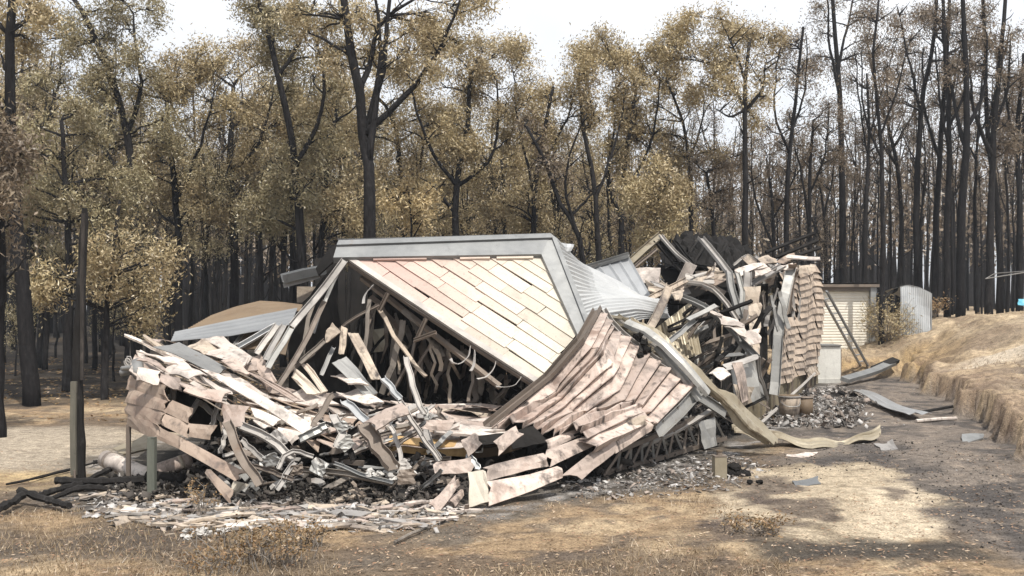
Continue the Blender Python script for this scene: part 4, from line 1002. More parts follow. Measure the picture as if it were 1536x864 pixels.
# ------------------------------------------------------------------ pale cladding fallen across the front left
def fallen_cladding():
    r = random.Random(14)
    S = grid_surface([[(228, 512, 11.3), (290, 530, 11.4), (360, 556, 11.4), (450, 588, 11.4), (560, 600, 11.4), (680, 610, 11.4), (790, 614, 11.5)],
                      [(206, 530, 10.4), (280, 560, 10.4), (350, 590, 10.4), (440, 622, 10.4), (550, 634, 10.5), (670, 636, 10.6), (780, 636, 10.7)],
                      [(200, 548, 9.6), (262, 588, 9.5), (340, 622, 9.45), (430, 662, 9.4), (545, 668, 9.5), (660, 664, 9.6), (760, 658, 9.8)]])
    root = empty('fallen_wall', base_of((480, 640, 10.2)), 'long sagging slope of whitened boards from the left corner down to the middle of the wreck', 'fallen wall')
    e = 11
    for k, u0, u1 in cells(e, .14, .34, r):
        v0 = k / e; v1 = (k + 1) / e + .03
        if r.random() < .04: continue
        m = r.choice(['pale', 'pale', 'pale', 'pink', 'pink', 'dull', 'brown'])
        sh = r.uniform(-.025, .025); tl = r.uniform(-.02, .02)
        def S2(u, v, sh=sh, tl=tl): return S(u, v + sh + tl * (u - u0) / (u1 - u0)) + Vector((0, 0, .03 * math.sin(u * 23 + k) + .02))
        patch(S2, u0, u1 + .008, v0, v1, 5, 2, lap=.05, dent=.006, r=r).build('siding_board', M[m], root)
    for i in range(5):
        u = .1 + .2 * i
        MB().sweep(wiggle_path([S(u, 0) - Vector((0, 0, .12)), S(u + .02, .5) - Vector((0, 0, .14)), S(u + .03, 1.0) - Vector((0, 0, .12))], 6, .02, r), cprof(.07, .04), Vector((0, 0, 1))).build('stud', M['galv'], root)
    # boards lying loose on top of that slope
    spec = [([(233, 517, 10.3), (268, 511, 10.6), (336, 555, 10.2), (320, 560, 10.0)], 'galv', 'open metal tray lying upside down on top of the left heap'),
            ([(282, 520, 10.7), (306, 508, 10.9), (330, 528, 10.7), (305, 532, 10.5)], 'dull', 'hollow grey pink box section left of the big folded board'),
            ([(304, 508, 10.9), (331, 503, 11.0), (377, 537, 10.5), (368, 549, 10.3)], 'pale', 'big folded pale board at the top of the left heap'),
            ([(300, 528, 10.6), (330, 524, 10.6), (372, 540, 10.3), (366, 550, 10.1)], 'pale', 'pale board just below the big folded one'),
            ([(330, 540, 10.2), (352, 536, 10.3), (375, 560, 10.0), (352, 556, 9.9)], 'pink', 'pink offcut under the folded boards'),
            ([(362, 548, 10.5), (383, 540, 10.6), (386, 556, 10.4), (362, 556, 10.4)], 'pink', 'pink scrap beside the hanging pinkish board'),
            ([(218, 528, 9.9), (260, 534, 10.0), (290, 552, 9.8), (246, 545, 9.6)], 'pale', 'pale board lying flat at the very top of the left corner'),
            ([(205, 538, 9.55), (226, 535, 9.7), (248, 553, 9.6), (246, 556, 9.4)], 'pink', 'small pink board above the left corner courses'),
            ([(209, 549, 9.35), (240, 557, 9.4), (236, 577, 9.3), (207, 566, 9.25)], 'pale', 'loose square pinkish flap hanging over the left corner'),
            ([(248, 547, 9.7), (312, 562, 9.6), (288, 568, 9.4), (250, 560, 9.5)], 'pale', 'long pale board jutting out over the left corner, uppermost'),
            ([(240, 557, 9.45), (270, 565, 9.4), (274, 584, 9.3), (240, 575, 9.3)], 'pink', 'bent pink brown board left of the gap in the corner'),
            ([(272, 572, 9.35), (344, 585, 9.3), (337, 603, 9.2), (276, 588, 9.2)], 'pink', 'wide pink board bridging the gap right of the left corner'),
            ([(303, 563, 9.6), (350, 588, 9.5), (344, 592, 9.4), (300, 566, 9.5)], 'pale', 'narrow pale strip above the wide pink board'),
            ([(378, 612, 9.35), (423, 630, 9.35), (408, 637, 9.25), (376, 622, 9.25)], 'pale', 'white board end sticking out over the steel tangle'),
            ([(384, 628, 9.3), (406, 640, 9.25), (398, 644, 9.2), (380, 632, 9.25)], 'pale', 'small white board end below the other white one'),
            ([(300, 553, 9.8), (345, 566, 9.8), (478, 640, 9.4), (455, 648, 9.3)], 'pale', 'longest pale board running down the slope'),
            ([(330, 560, 10.0), (350, 560, 10.0), (408, 596, 9.8), (396, 600, 9.7)], 'pale', 'pale strip lying above the longest board'),
            ([(418, 642, 9.3), (455, 652, 9.25), (440, 668, 9.2), (418, 656, 9.2)], 'pale', 'square white board end in the middle of the tangle'),
            ([(370, 556, 10.3), (396, 566, 10.2), (455, 600, 10.0), (440, 600, 9.95)], 'pink', 'pink board along the upper edge of the slope')]
    for c, m, lb in spec:
        thing_from(qb(c, r=r, bulge=.02), 'loose_board', M[m], lb, 'board')
    for i in range(18):
        u = r.uniform(.05, .95); v = r.uniform(.05, .95); p = S(u, v) + Vector((0, 0, .05))
        a = S(u + .02, v) - S(u, v); a.normalize(); a = (a + vjit(.25, r)).normalized(); b = Vector((0, 0, 1)).cross(a).normalized()
        l = r.uniform(.15, .42); w = r.uniform(.045, .075); z = r.uniform(.0, .05)
        c = [p - a * l + b * w + Vector((0, 0, z)), p + a * l + b * w, p + a * l - b * w + Vector((0, 0, -.02)), p - a * l - b * w]
        thing_from(qb(c, 3, 2, r=r, bulge=.01), 'loose_board', M[mk := r.choice(['pale', 'pale', 'pink', 'dull'])], MW[mk] + ' offcut loose on the fallen board slope, ' + ['left third', 'middle third', 'right third'][min(2, int(u * 3))], 'board', 'offcuts on the fallen board slope')
fallen_cladding()

# ------------------------------------------------------------------ left front corner
def left_corner():
    r = random.Random(31)
    root = empty('corner_wall', base_of((235, 650, 9.2)), 'bulging left front corner of browned boards standing on two posts', 'wall corner')
    B = [[(197, 562, 9.75), (247, 576, 9.25), (251, 600, 9.2), (193, 584, 9.7)], [(193, 583, 9.68), (252, 600, 9.18), (249, 619, 9.15), (190, 603, 9.65)],
         [(190, 602, 9.63), (249, 618, 9.13), (242, 637, 9.12), (190, 621, 9.62)], [(192, 621, 9.6), (240, 637, 9.1), (236, 656, 9.12), (196, 637, 9.6)],
         [(256, 598, 9.2), (290, 612, 9.05), (284, 635, 9.0), (248, 618, 9.15)], [(248, 620, 9.12), (284, 634, 9.0), (284, 657, 8.95), (241, 638, 9.08)],
         [(284, 634, 9.0), (325, 638, 9.05), (314, 660, 9.0), (284, 657, 8.95)], [(235, 639, 9.08), (276, 656, 8.95), (272, 673, 8.95), (233, 655, 9.08)],
         [(275, 657, 8.95), (368, 708, 8.8), (352, 721, 8.75), (272, 676, 8.92)], [(313, 703, 8.8), (352, 738, 8.65), (344, 756, 8.6), (310, 712, 8.78)]]
    for c in B:
        qb(c, r=r, bulge=.012, dent=.004, th=.009, tilt=.020).build('siding_board', M['brown'], root)
    qb([(352, 722, 8.75), (372, 726, 8.85), (352, 745, 8.8), (345, 738, 8.7)], r=r).build('siding_board', M['cream'], root)
    # frame seen in the gap behind
    for (a, b) in (((262, 580, 9.6), (255, 640, 9.6)), ((300, 600, 9.6), (270, 645, 9.5)), ((330, 603, 9.6), (318, 640, 9.5)), ((300, 605, 9.7), (345, 640, 9.6)), ((285, 590, 9.6), (340, 600, 9.6))):
        stud([a, b], .06, .035, r=r).build('stud', M['ashsteel'], root)
    qb([(200, 560, 10.1), (330, 585, 9.9), (330, 650, 9.8), (200, 640, 10.0)], th=.02, r=r).build('backing_sheet', M['blacksteel'], root)
    t = thing_from(qb([(330, 606, 9.3), (372, 612, 9.3), (366, 640, 9.2), (336, 642, 9.2)], r=r), 'loose_board', M['pink'], 'dark pink scrap hanging right of the browned corner', 'board')
    # posts it stands on
    for (x, y0, y1, d, w, m, lb) in ((194, 636, 738, 9.6, .036, 'brownsteel', 'thin brown post under the far left corner of the boards'), (230, 655, 750, 8.95, .066, 'greenpost', 'square grey green post under the browned corner')):
        a, b = P(x, y0, d), P(x, y1, d); b.z = gz(b.x, b.y) - .05
        thing_from(MB().sweep([b, b.lerp(a, .5), a], rprof(w, w), Vector((0, -1, .01))), 'post', M[m], lb, 'post')
    # wiring and pipes poking out of the top left
    t = empty('metal_cluster', base_of((195, 550, 10)), 'cluster of pale pipe ends and wire poking out left of the corner', 'pipe cluster')
    for pts, w in (([(181, 560, 10.0), (200, 555, 10.0)], .035), ([(184, 553, 10.0), (204, 551, 9.9)], .028), ([(206, 545, 9.8), (208, 562, 9.6)], .06)):
        MB().tube(beam_pts(pts, r, 4, .006), w, 8).build('pipe_end', M['galv'], t, True)
    for k in range(3):
        q = [P(198, 556, 10), P(186 + 2 * k, 545 - 4 * k, 10), P(190 + 3 * k, 541 - 3 * k, 10), P(200, 548, 10)]
        MB().tube(wiggle_path(q, 10, .004, r), .008, 5).build('wire', M['ashsteel'], t, True)
left_corner()

# ------------------------------------------------------------------ steel tangle in the front middle
def tangle():
    r = random.Random(44)
    spec = [([(340, 633, 8.9), (362, 680, 8.75), (390, 728, 8.6)], .105, .05, 'brownsteel', 'rust brown channel standing aslant left in the tangle, its foot torn open'),
            ([(362, 640, 9.1), (405, 660, 9.0), (440, 690, 8.9)], .09, .05, 'ashsteel', 'ash grey channel sloping down through the left of the tangle'),
            ([(340, 640, 9.1), (330, 680, 9.0)], .05, .03, 'ashsteel', 'short pale strut at the left edge of the tangle'),
            ([(362, 660, 9.0), (395, 690, 8.9)], .06, .03, 'ashsteel', 'pale strip under the ash grey channel'),
            ([(450, 660, 9.0), (490, 640, 9.1)], .09, .05, 'galv', 'short open channel raised to the right in the tangle'),
            ([(470, 686, 8.9), (436, 678, 8.85), (418, 704, 8.75)], .05, .03, 'ashsteel', 'bent strip kinked like a knee in the tangle'),
            ([(443, 694, 8.85), (415, 735, 8.65)], .06, .035, 'ashsteel', 'pale channel leg splayed to the ground from the tangle'),
            ([(500, 622, 9.3), (512, 650, 9.1), (505, 672, 9.0)], .10, .03, 'ashsteel', 'crumpled pale plate strip at the heart of the tangle'),
            ([(516, 602, 9.6), (552, 634, 9.3)], .09, .04, 'zinc', 'bright zinc channel above the raised pink board'),
            ([(545, 636, 9.0), (566, 672, 8.9), (590, 705, 8.75)], .16, .06, 'brownsteel', 'widest rust brown channel leaning right of the tangle'),
            ([(574, 568, 9.8), (600, 600, 9.5)], .075, .04, 'zinc', 'short zinc channel end pointing up left of the tall pale strip'),
            ([(609, 536, 9.9), (622, 590, 9.6), (636, 622, 9.4)], .07, .03, 'ashsteel', 'tall pale strip standing up in front of the hollow'),
            ([(600, 602, 9.3), (625, 645, 9.15), (658, 692, 9.0)], .055, .03, 'ashsteel', 'long slim pale strut crossing down to the ochre timber'),
            ([(638, 644, 9.35), (650, 672, 9.2), (660, 690, 9.1)], .08, .04, 'ashsteel', 'perforated pale strip below the small square pink board'),
            ([(636, 610, 9.5), (640, 630, 9.4)], .07, .03, 'galv', 'short torn channel end above the small square pink board'),
            ([(655, 612, 9.6), (672, 640, 9.5)], .05, .03, 'brownsteel', 'brown bracket behind the small square pink board'),
            ([(594, 668, 9.2), (634, 645, 9.3)], .04, .025, 'brownsteel', 'dark strut sloping up right beside the wide brown channel'),
            ([(455, 706, 8.9), (520, 712, 8.8), (590, 726, 8.75)], .06, .05, 'greytimber', 'low grey timber lying along the foot of the tangle'),
            ([(502, 696, 8.85), (545, 712, 8.75), (590, 724, 8.7)], .04, .03, 'galv', 'thin rail lying over the low grey timber'),
            ([(704, 684, 9.0), (716, 704, 8.85)], .075, .035, 'zinc', 'short zinc channel between two pink boards at the front'),
            ([(540, 660, 9.3), (590, 648, 9.4)], .05, .03, 'brownsteel', 'thin dark rod lying over the ochre timber left end'),
            ([(585, 640, 9.3), (600, 675, 9.1), (598, 700, 8.9)], .05, .02, 'ashsteel', 'curved pale strap right of the widest brown channel'),
            ([(530, 690, 9.0), (518, 660, 9.1), (540, 640, 9.2)], .07, .03, 'blacksteel', 'soot black strip curling behind the tangle'),
            ([(470, 640, 9.3), (492, 600, 9.6), (500, 592, 9.7)], .07, .02, 'brownsteel', 'black edged curl rising left of the zinc channel'),
            ([(380, 700, 8.9), (440, 720, 8.7)], .05, .03, 'brownsteel', 'brown strip low at the left of the tangle')]
    for pts, w, h, m, lb in spec:
        thing_from(stud(pts, w, h, up=(.2, -.85, .5), twist=r.uniform(-.5, .5), sway=.015, n=7, r=r), 'steel_channel', M[m], lb, 'steel channel', 'bent steel channels in the front tangle')
    # crumpled sheet scraps
    sc = [(415, 660, 9.0, 24), (408, 690, 8.8, 20), (520, 665, 9.0, 18), (512, 640, 9.1, 16), (478, 700, 8.8, 22), (605, 700, 8.8, 18), (610, 715, 8.7, 22), (445, 705, 8.8, 16), (392, 655, 9.05, 16), (560, 700, 8.9, 14), (500, 655, 9.05, 18), (535, 620, 9.3, 14), (430, 640, 9.2, 14), (470, 672, 8.95, 20)]
    for i, (x, y, d, s) in enumerate(sc[:9]):
        s *= .62
        c = P(x, y, d); k = s * d / F; g = []; a = Vector((r.uniform(.4, 1), r.uniform(-.4, .4), r.uniform(-.8, .8))).normalized(); b = a.cross(Vector((r.uniform(-.3, .3), -1, r.uniform(-.2, .6)))).normalized()
        for j in range(6):
            g.append([c + a * k * (i2 / 2.5 - 1) * r.uniform(.8, 1.1) + b * k * (j / 2.5 - 1) * .8 + a.cross(b) * k * r.uniform(-.20, .20) for i2 in range(6)])
        thing_from(MB().quadgrid(g, .006), 'crumpled_sheet', M[mk := r.choice(['ashsteel', 'galv', 'galv', 'brownsteel'])], MW[mk] + ' crumpled sheet scrap caught ' + near(x, TANG), 'scrap metal', 'crumpled scraps in the front tangle')
    # smaller sticks filling the tangle
    for i in range(190):
        x = r.uniform(325, 655); y = r.uniform(618, 738); d = np.interp(y, [620, 735], [9.7, 8.75]) + r.uniform(0, .5)
        a = r.uniform(-.9, 1.0); l = r.uniform(12, 48)
        thing_from(stud([(x, y, d), (x + l * .5 * math.cos(a) + r.uniform(-4, 4), y + l * .5 * math.sin(a), d + r.uniform(-.1, .1)), (x + l * math.cos(a), min(y + l * math.sin(a), 742), d + r.uniform(-.2, .2))], r.uniform(.02, .06), r.uniform(.01, .03), r.choice('cr'), twist=r.uniform(-1, 1), sway=.015, r=r),
                   'metal_strip', M[mk := r.choice(['ashsteel', 'galv', 'brownsteel', 'brownsteel', 'blacksteel', 'ashsteel', 'greytimber'])], MW[mk] + ' bent strip ' + near(x, TANG) + (', high up' if y < 675 else ', low down'), 'metal strip', 'bent strips in the front tangle')
    for i in range(40):
        x = r.uniform(830, 1120); y = np.interp(x, [830, 1120], [700, 645]) - r.uniform(0, 55); d = np.interp(x, [830, 1120], [10.9, 13.3]) + r.uniform(0, .6)
        a = r.uniform(-1.6, .6); l = r.uniform(15, 45)
        thing_from(stud([(x, y, d), (x + l * math.cos(a), y + l * math.sin(a), d + r.uniform(-.2, .2))], r.uniform(.02, .05), r.uniform(.01, .03), 'c', twist=r.uniform(-1, 1), r=r),
                   'metal_strip', M[mk := r.choice(['brownsteel', 'blacksteel', 'galv', 'brownsteel'])], MW[mk] + ' bent strip under the buckled wall, ' + ('left end' if x < 930 else 'middle' if x < 1030 else 'right end'), 'metal strip', 'bent strips under the buckled wall')
    # ochre timber
    thing_from(stud([(582, 671, 9.6), (640, 677, 9.65), (700, 680, 9.8)], .14, .10, 'r', up=(0, -.4, 1), sway=.003, r=r), 'timber_beam', M['ochre'], 'ochre yellow timber edge running behind the pale struts', 'timber')
    thing_from(stud([(690, 684, 9.9), (740, 680, 10.0), (780, 668, 10.2)], .12, .10, 'r', up=(0, -.4, 1), sway=.003, r=r), 'timber_beam', M['rusty'], 'darker brown timber continuing right of the ochre one', 'timber')
    B = [([(548, 633, 8.95), (598, 605, 9.1), (615, 621, 9.0), (568, 646, 8.85)], 'pink', 'pink board raised up right over the tangle'),
         ([(638, 629, 9.15), (680, 630, 9.15), (675, 645, 9.1), (636, 644, 9.1)], 'pink', 'small square pink board level in front of the pale slope'),
         ([(690, 662, 9.0), (713, 650, 9.05), (722, 668, 8.95), (702, 684, 8.9)], 'pink', 'small diamond shaped pink board on a zinc channel'),
         ([(740, 662, 9.3), (771, 640, 9.4), (783, 652, 9.3), (750, 682, 9.2)], 'pink', 'slanted pink board left of the buckled wall foot'),
         ([(652, 692, 8.85), (706, 687, 8.85), (708, 708, 8.75), (651, 712, 8.75)], 'pink', 'pink board with a sooty end low at the front'),
         ([(645, 755, 8.45), (682, 716, 8.7), (692, 726, 8.65), (654, 770, 8.35)], 'pink', 'pink board tilted on the ground at the very front'),
         ([(672, 748, 8.55), (694, 732, 8.75), (697, 742, 8.7), (684, 760, 8.5)], 'pink', 'darker pink board lying beside the tilted one'),
         ([(702, 706, 8.75), (731, 702, 8.75), (732, 751, 8.55), (703, 760, 8.5)], 'cream', 'upright greenish cream board at the front corner'),
         ([(725, 700, 8.95), (816, 678, 9.35), (823, 698, 9.25), (733, 722, 8.85)], 'pink', 'long pink board running right from the upright cream one, upper'),
         ([(733, 721, 8.75), (838, 700, 9.25), (846, 714, 9.15), (733, 755, 8.55)], 'buckled', 'long cream and pink board on the ground, lower of the pair')]
    for c, m, lb in B:
        thing_from(qb(c, r=r, bulge=.025, th=.016), 'loose_board', M[m], lb, 'board')
    t = thing_from(qb([(760, 650, 9.6), (800, 640, 9.8), (820, 665, 9.7), (770, 672, 9.5)], r=r), 'flashing', M['blacksteel'], 'black folded flashing under the buckled wall foot', 'flashing')
    t = thing_from(qb([(690, 655, 9.55), (760, 648, 9.7), (756, 664, 9.6), (692, 668, 9.5)], r=r), 'flashing', M['blacksteel'], 'black flashing strip along the front edge of the pale slope', 'flashing')
tangle()

# ------------------------------------------------------------------ buckled wall
def buckled():
    r = random.Random(52)
    root = empty('buckled_wall', base_of((890, 640, 10.6)), 'pink wall panel buckled into folds like a concertina, leaning right of the middle', 'wall panel')
    #      strip edges from the top left border to the right border; each row: u from the top edge down the fold to the lower left
    Z4 = [[(680, 65), (585, 240), (400, 450), (60, 725)], [(700, 100), (615, 285), (410, 520), (100, 735)], [(722, 140), (655, 310), (425, 545), (185, 690)], [(745, 168), (700, 300), (450, 570), (240, 720)],
          [(785, 200), (715, 385), (480, 600), (300, 735)], [(835, 242), (740, 440), (500, 640), (350, 748)], [(888, 285), (770, 520), (590, 650), (420, 750)], [(945, 325), (800, 575), (670, 645), (450, 765)],
          [(1003, 375), (862, 598), (790, 620), (545, 720)], [(1068, 408), (908, 618), (880, 622), (570, 740)], [(1130, 455), (935, 655), (905, 648), (560, 790)], [(1205, 495), (972, 715), (940, 705), (640, 850)]]
    rows = []
    for k_, zr in enumerate(Z4):
        f_ = k_ / 11; dz = [11.6 - .3 * f_, 10.95 - .35 * f_, 10.80 - .30 * f_, 10.05 - .5 * f_]
        rows.append([(720 + x / 3.756, 450 + y / 3.756, d_) for (x, y), d_ in zip(zr, dz)])
    S = grid_surface(rows); n = len(rows) - 1
    us = [0, .125, .25, .375, .5, .625, .75, .875, 1.0]
    for k in range(n):
        v0 = k / n; v1 = (k + 1) / n
        # each strip is kinked at the folds; cut into two or three boards with small gaps
        cuts = [0, r.uniform(.30, .36), r.uniform(.63, .70), 1.0] if k % 2 else [0, r.uniform(.60, .70), 1.0]
        for a, b in zip(cuts[:-1], cuts[1:]):
            wj = {}; g = []; mseg = max(4, int((b - a) * 12)); w0 = r.uniform(-.04, .04); w1 = r.uniform(-.04, .04)
            for j, (t, off) in enumerate(((0.0, -.012), (.06, .010), (.50, .040), (.90, .070), (.985, .066), (1.0, -.03))):
                row = []
                ul = sorted(set([a + (b - a) * i / mseg for i in range(mseg + 1) if min(abs(a + (b - a) * i / mseg - q_) for q_ in (1 / 3, 2 / 3)) > .03 or i in (0, mseg)] + [q_ for q_ in (1 / 3, 2 / 3) if a + .02 < q_ < b - .02]))
                for i, u in enumerate(ul):
                    v = v0 + (v1 - v0) * t + (w0 + (w1 - w0) * (u - a) / (b - a)) / n * 1.2 + .012 / n * math.sin(u * 17 + k)
                    p = S(u, v); e = 2e-3
                    q = (S(u + e, v) - S(u - e, v)).cross(S(u, v + e) - S(u, v - e)).normalized()
                    if q.dot(Vector((-.3, -.75, .45))) < 0: q = -q
                    rw = wj.setdefault(round(u, 3), r.uniform(-.012, .012))
                    row.append(p + q * (off * (.95 + .16 * math.sin(u * 21 + k * 2)) + rw * (t > .05) + r.uniform(-.003, .003)))
                g.append(row)
            MB().quadgrid(g[::-1], .008).build('siding_board', M['pink' if r.random() < .22 else 'buckled'], root)
    # dark lining behind
    g = [[S(i / 10, j / 8) + Vector((.02, .10, -.07)) for i in range(11)] for j in range(9)]
    MB().quadgrid(g, .02).build('lining', M['blacksteel'], root)
    # metal edge along the left border and along the top right
    e1 = [S(i / 6, 0) + Vector((-.03, -.02, .02)) for i in range(7)]
    MB().sweep(e1, cprof(.10, .05), Vector((-.5, -.6, .5))).build('edge_flashing', M['brownsteel'], root)
    e2 = [S(0, i / 6) + Vector((.02, .03, .015)) for i in range(7)]
    MB().sweep(wiggle_path(e2, 9, .01, r), cprof(.07, .05), Vector((0, -.5, .8))).build('edge_flashing', M['ashsteel'], root)
    # studs behind the right border
    for i in range(5):
        u = .04 + .12 * i; a = S(u, 1.0)
        MB().sweep([a + Vector((.02, .05, -.03)), a + Vector((.12, .45, -.10))], cprof(.07, .04), Vector((0, 0, 1))).build('stud', M['ashsteel'], root)
    MB().sweep([S(0, 1.0) + Vector((.06, .08, -.02)), S(.16, 1.0) + Vector((.05, .06, -.06)), S(.36, 1.0) + Vector((.05, .05, -.06))], cprof(.14, .05), Vector((.5, -.7, .2))).build('end_stud', M['galv'], root)
    # roof battens sloping away behind its top edge
    for i in range(9):
        f = i / 8
        a = P(912 + 125 * f, 476 + 105 * f, 11.7); b = P(932 + 125 * f + 8, 492 + 92 * f - 12, 12.4)
        MB().sweep([a, b], cprof(.06, .03), Vector((0, 0, 1))).build('batten', M['olive'], root)
    for i in range(4):
        f = i / 3
        MB().sweep([P(912 + 14 * f, 484 - 10 * f, 11.9 + .25 * f), P(980 + 12 * f, 535 - 14 * f, 11.9 + .25 * f), P(1042 + 12 * f, 585 - 18 * f, 11.8 + .25 * f)], cprof(.05, .03), Vector((0, -.3, .9))).build('purlin', M['olive' if i % 2 else 'ashsteel'], root)
    # long boards sweeping to the left below it
    B = [([(818, 660, 9.55), (867, 641, 9.9), (869, 654, 9.85), (819, 677, 9.5)], 'buckled', 'rounded pale pink board at the foot of the buckled wall, left end'),
         ([(865, 642, 9.9), (960, 611, 10.5), (969, 624, 10.45), (868, 654, 9.85)], 'buckled', 'pale pink board continuing right along the fold'),
         ([(818, 677, 9.4), (890, 650, 9.85), (893, 668, 9.75), (826, 698, 9.3)], 'pink', 'soot greyed board under the pale pink ones'),
         ([(888, 650, 9.85), (966, 620, 10.4), (972, 636, 10.35), (892, 668, 9.75)], 'dull', 'soot greyed board reaching up to the right end of the fold'),
         ([(920, 657, 10.0), (977, 628, 10.45), (978, 644, 10.4), (921, 680, 9.9)], 'pink', 'pink board hanging below the right end of the fold'),
         ([(842, 712, 9.3), (922, 655, 10.0), (922, 680, 9.9), (875, 716, 9.35)], 'pink', 'wide grey pink board slanting down to the ground below the buckled wall')]
    for c, m, lb in B:
        thing_from(qb(c, 6, 3, r=r, bulge=.03, th=.016), 'loose_board', M[m], lb, 'board')
    # floor truss under it
    t = empty('floor_truss', base_of((985, 690, 11.4)), 'open web steel floor truss lying under the buckled wall', 'truss')
    bot = [P(905, 714, 10.35), P(990, 690, 11.3), P(1088, 660, 12.55)]; top = [P(930, 678, 10.5), P(1000, 650, 11.4), P(1085, 612, 12.6)]
    MB().sweep(bot, cprof(.05, .05), Vector((0, 0, 1))).build('bottom_rail', M['brownsteel'], t); MB().sweep(top, cprof(.05, .05), Vector((0, 0, 1))).build('top_rail', M['brownsteel'], t)
    lp = lambda L_, f: L_[0].lerp(L_[1], f * 2) if f < .5 else L_[1].lerp(L_[2], f * 2 - 1)
    for i in range(9):
        f = i / 9; MB().sweep([lp(bot, f), lp(top, f)], rprof(.025, .025), Vector((0, -1, 0))).build('web_bar', M['brownsteel'], t)
        MB().sweep([lp(top, f), lp(bot, min(1, f + .11))], rprof(.025, .025), Vector((0, -1, 0))).build('web_bar', M['galv'], t)
    t = thing_from(qb([(1048, 632, 12.0), (1070, 625, 12.1), (1076, 668, 12.0), (1056, 674, 11.9)], r=r), 'panel', M['galv'], 'upright grey plate at the right end of the floor truss', 'plate')
    t = thing_from(stud([(1040, 590, 11.9), (1088, 622, 12.2)], .16, .05, up=(0, -.9, .4), r=r), 'steel_channel', M['galv'], 'wide dark grey bracket plate right of the buckled wall', 'steel channel')
    t = thing_from(stud([(960, 670, 11.0), (1015, 648, 11.6), (1080, 608, 12.4)], .05, .04, 'r', r=r), 'pipe', M['ashsteel'], 'thin pale rail lying over the floor truss', 'rail')
    # black lamp like clump
    mb = MB(); c = P(957, 506, 11.4)
    for k in range(4):
        g = [[c + Vector((math.cos(a) * .05 * math.sin(b + .3), math.sin(a) * .05 * math.sin(b + .3), .05 * math.cos(b))) + vjit(.02, r) for a in [6.28 * i / 7 for i in range(8)]] for b in [.1, .8, 1.5, 2.2, 2.8]]
        c = c + Vector((r.uniform(-.09, .09), -.02, r.uniform(-.1, .06)))
        mb.quadgrid(g)
    thing_from(mb, 'melted_fitting', M['blacksteel'], 'melted black lump of fitting stuck at the top of the buckled wall', 'melted fitting')
buckled()

# ------------------------------------------------------------------ standing wall and wreck at the right
def right_wall():
    r = random.Random(61)
    a0 = Vector((4.42, 16.7, 0)); a1 = Vector((7.0, 22.9, 0)); dr = (a1 - a0)
    nrm = Vector((dr.y, -dr.x, 0)).normalized()      # faces the track
    zt = lambda u: 2.42 + .27 * u + .06 * math.sin(u * 9); zb = lambda u: 0.44 - .06 * u
    def S(u, v):
        p = a0 + dr * u; z = zt(u) + (zb(u) - zt(u)) * v
        bow = .10 * math.sin(u * 7 + 1) * math.sin(math.pi * v) + .05 * math.sin(u * 19 + v * 4)
        return Vector((p.x, p.y, z)) + nrm * bow
    root = empty('side_wall', Vector((a0.x, a0.y, gz(a0.x, a0.y))), 'standing stretch of side wall clad in short buckled boards', 'wall')
    g = [[S(i / 14, j / 8) - nrm * .06 for i in range(15)] for j in range(9)]
    MB().quadgrid(g, .03).build('lining', M['blacksteel'], root)
    rows = 15; edges = [0, .14, .27, .42, .56, .70, .86, 1.0]
    for k in range(rows):
        for c in range(len(edges) - 1):
            # the two narrow openings high in the wall
            if 2 <= k <= 6 and c in (1, 3) : continue
            if k == 0 and c < 2: continue
            sh = .012 * math.sin(k * 1.7 + c)
            patch(S, edges[c] + sh + .006, edges[c + 1] + sh, k / rows, (k + 1) / rows + .012, 3, 2, lap=.055, dent=.010, slip=.003, r=r).build('siding_board', M['walltile'], root)
    for u in (.14, .27, .43, .57):
        MB().sweep(wiggle_path([S(u, .12) - nrm * .02, S(u + .01, .3) + nrm * .03, S(u, .5) - nrm * .02], 6, .015, r), cprof(.06, .04), nrm).build('stud', M['ashsteel'], root)
    MB().sweep([S(1, -.02), S(1, 1.02)], rprof(.10, .10), nrm).build('corner_post', M['blacksteel'], root)
    # broken lower pieces flapping at its bottom edge
    for i in range(5):
        u = .55 + .1 * i; patch(S, u, u + .09, .96, 1.06, 2, 2, lap=.12, dent=.03, slip=.02, r=r).build('siding_board', M['dull'], root)
    # slatted skirt below
    t = empty('base_skirt', Vector((5, 18.0, 0.0)), 'slatted skirt of upright slats below the standing wall', 'skirting')
    b0 = Vector((3.15, 13.75, 0)); L_ = (a1 - b0)
    for i in range(46):
        f = i / 45; p = b0 + L_ * f + nrm * (.02 + r.uniform(-.01, .01)); ztop = .40 - .02 * f
        lean = r.uniform(-.05, .05)
        q = [p + Vector((0, 0, gz(p.x, p.y) - .05)), p + L_.normalized() * lean + Vector((0, 0, ztop))]
        MB().sweep(q, cprof(.14, .03), nrm).build('slat', M['olive' if r.random() < .75 else 'brownsteel'], t)
    MB().sweep([b0 + Vector((0, 0, .42)) - nrm * .03, a1 + Vector((0, 0, .40)) - nrm * .03], cprof(.08, .06), Vector((0, 0, 1))).build('bearer', M['brownsteel'], t)
    MB().sweep([b0 - nrm * .16 + Vector((0, 0, -.1)), b0 - nrm * .16 + L_ + Vector((0, 0, -.1)), b0 - nrm * .18 + L_ + Vector((0, 0, -.09))], rprof(.02, .5), nrm).build('backing', M['blacksteel'], t)
    thing_from(MB().tube(beam_pts([(1140, 636, 14.3), (1190, 590, 17.0), (1222, 560, 20.5)], r, 5, .01), .025, 6), 'pipe', M['ashsteel'], 'thin pale pipe running along the foot of the slatted skirt', 'pipe')
right_wall()

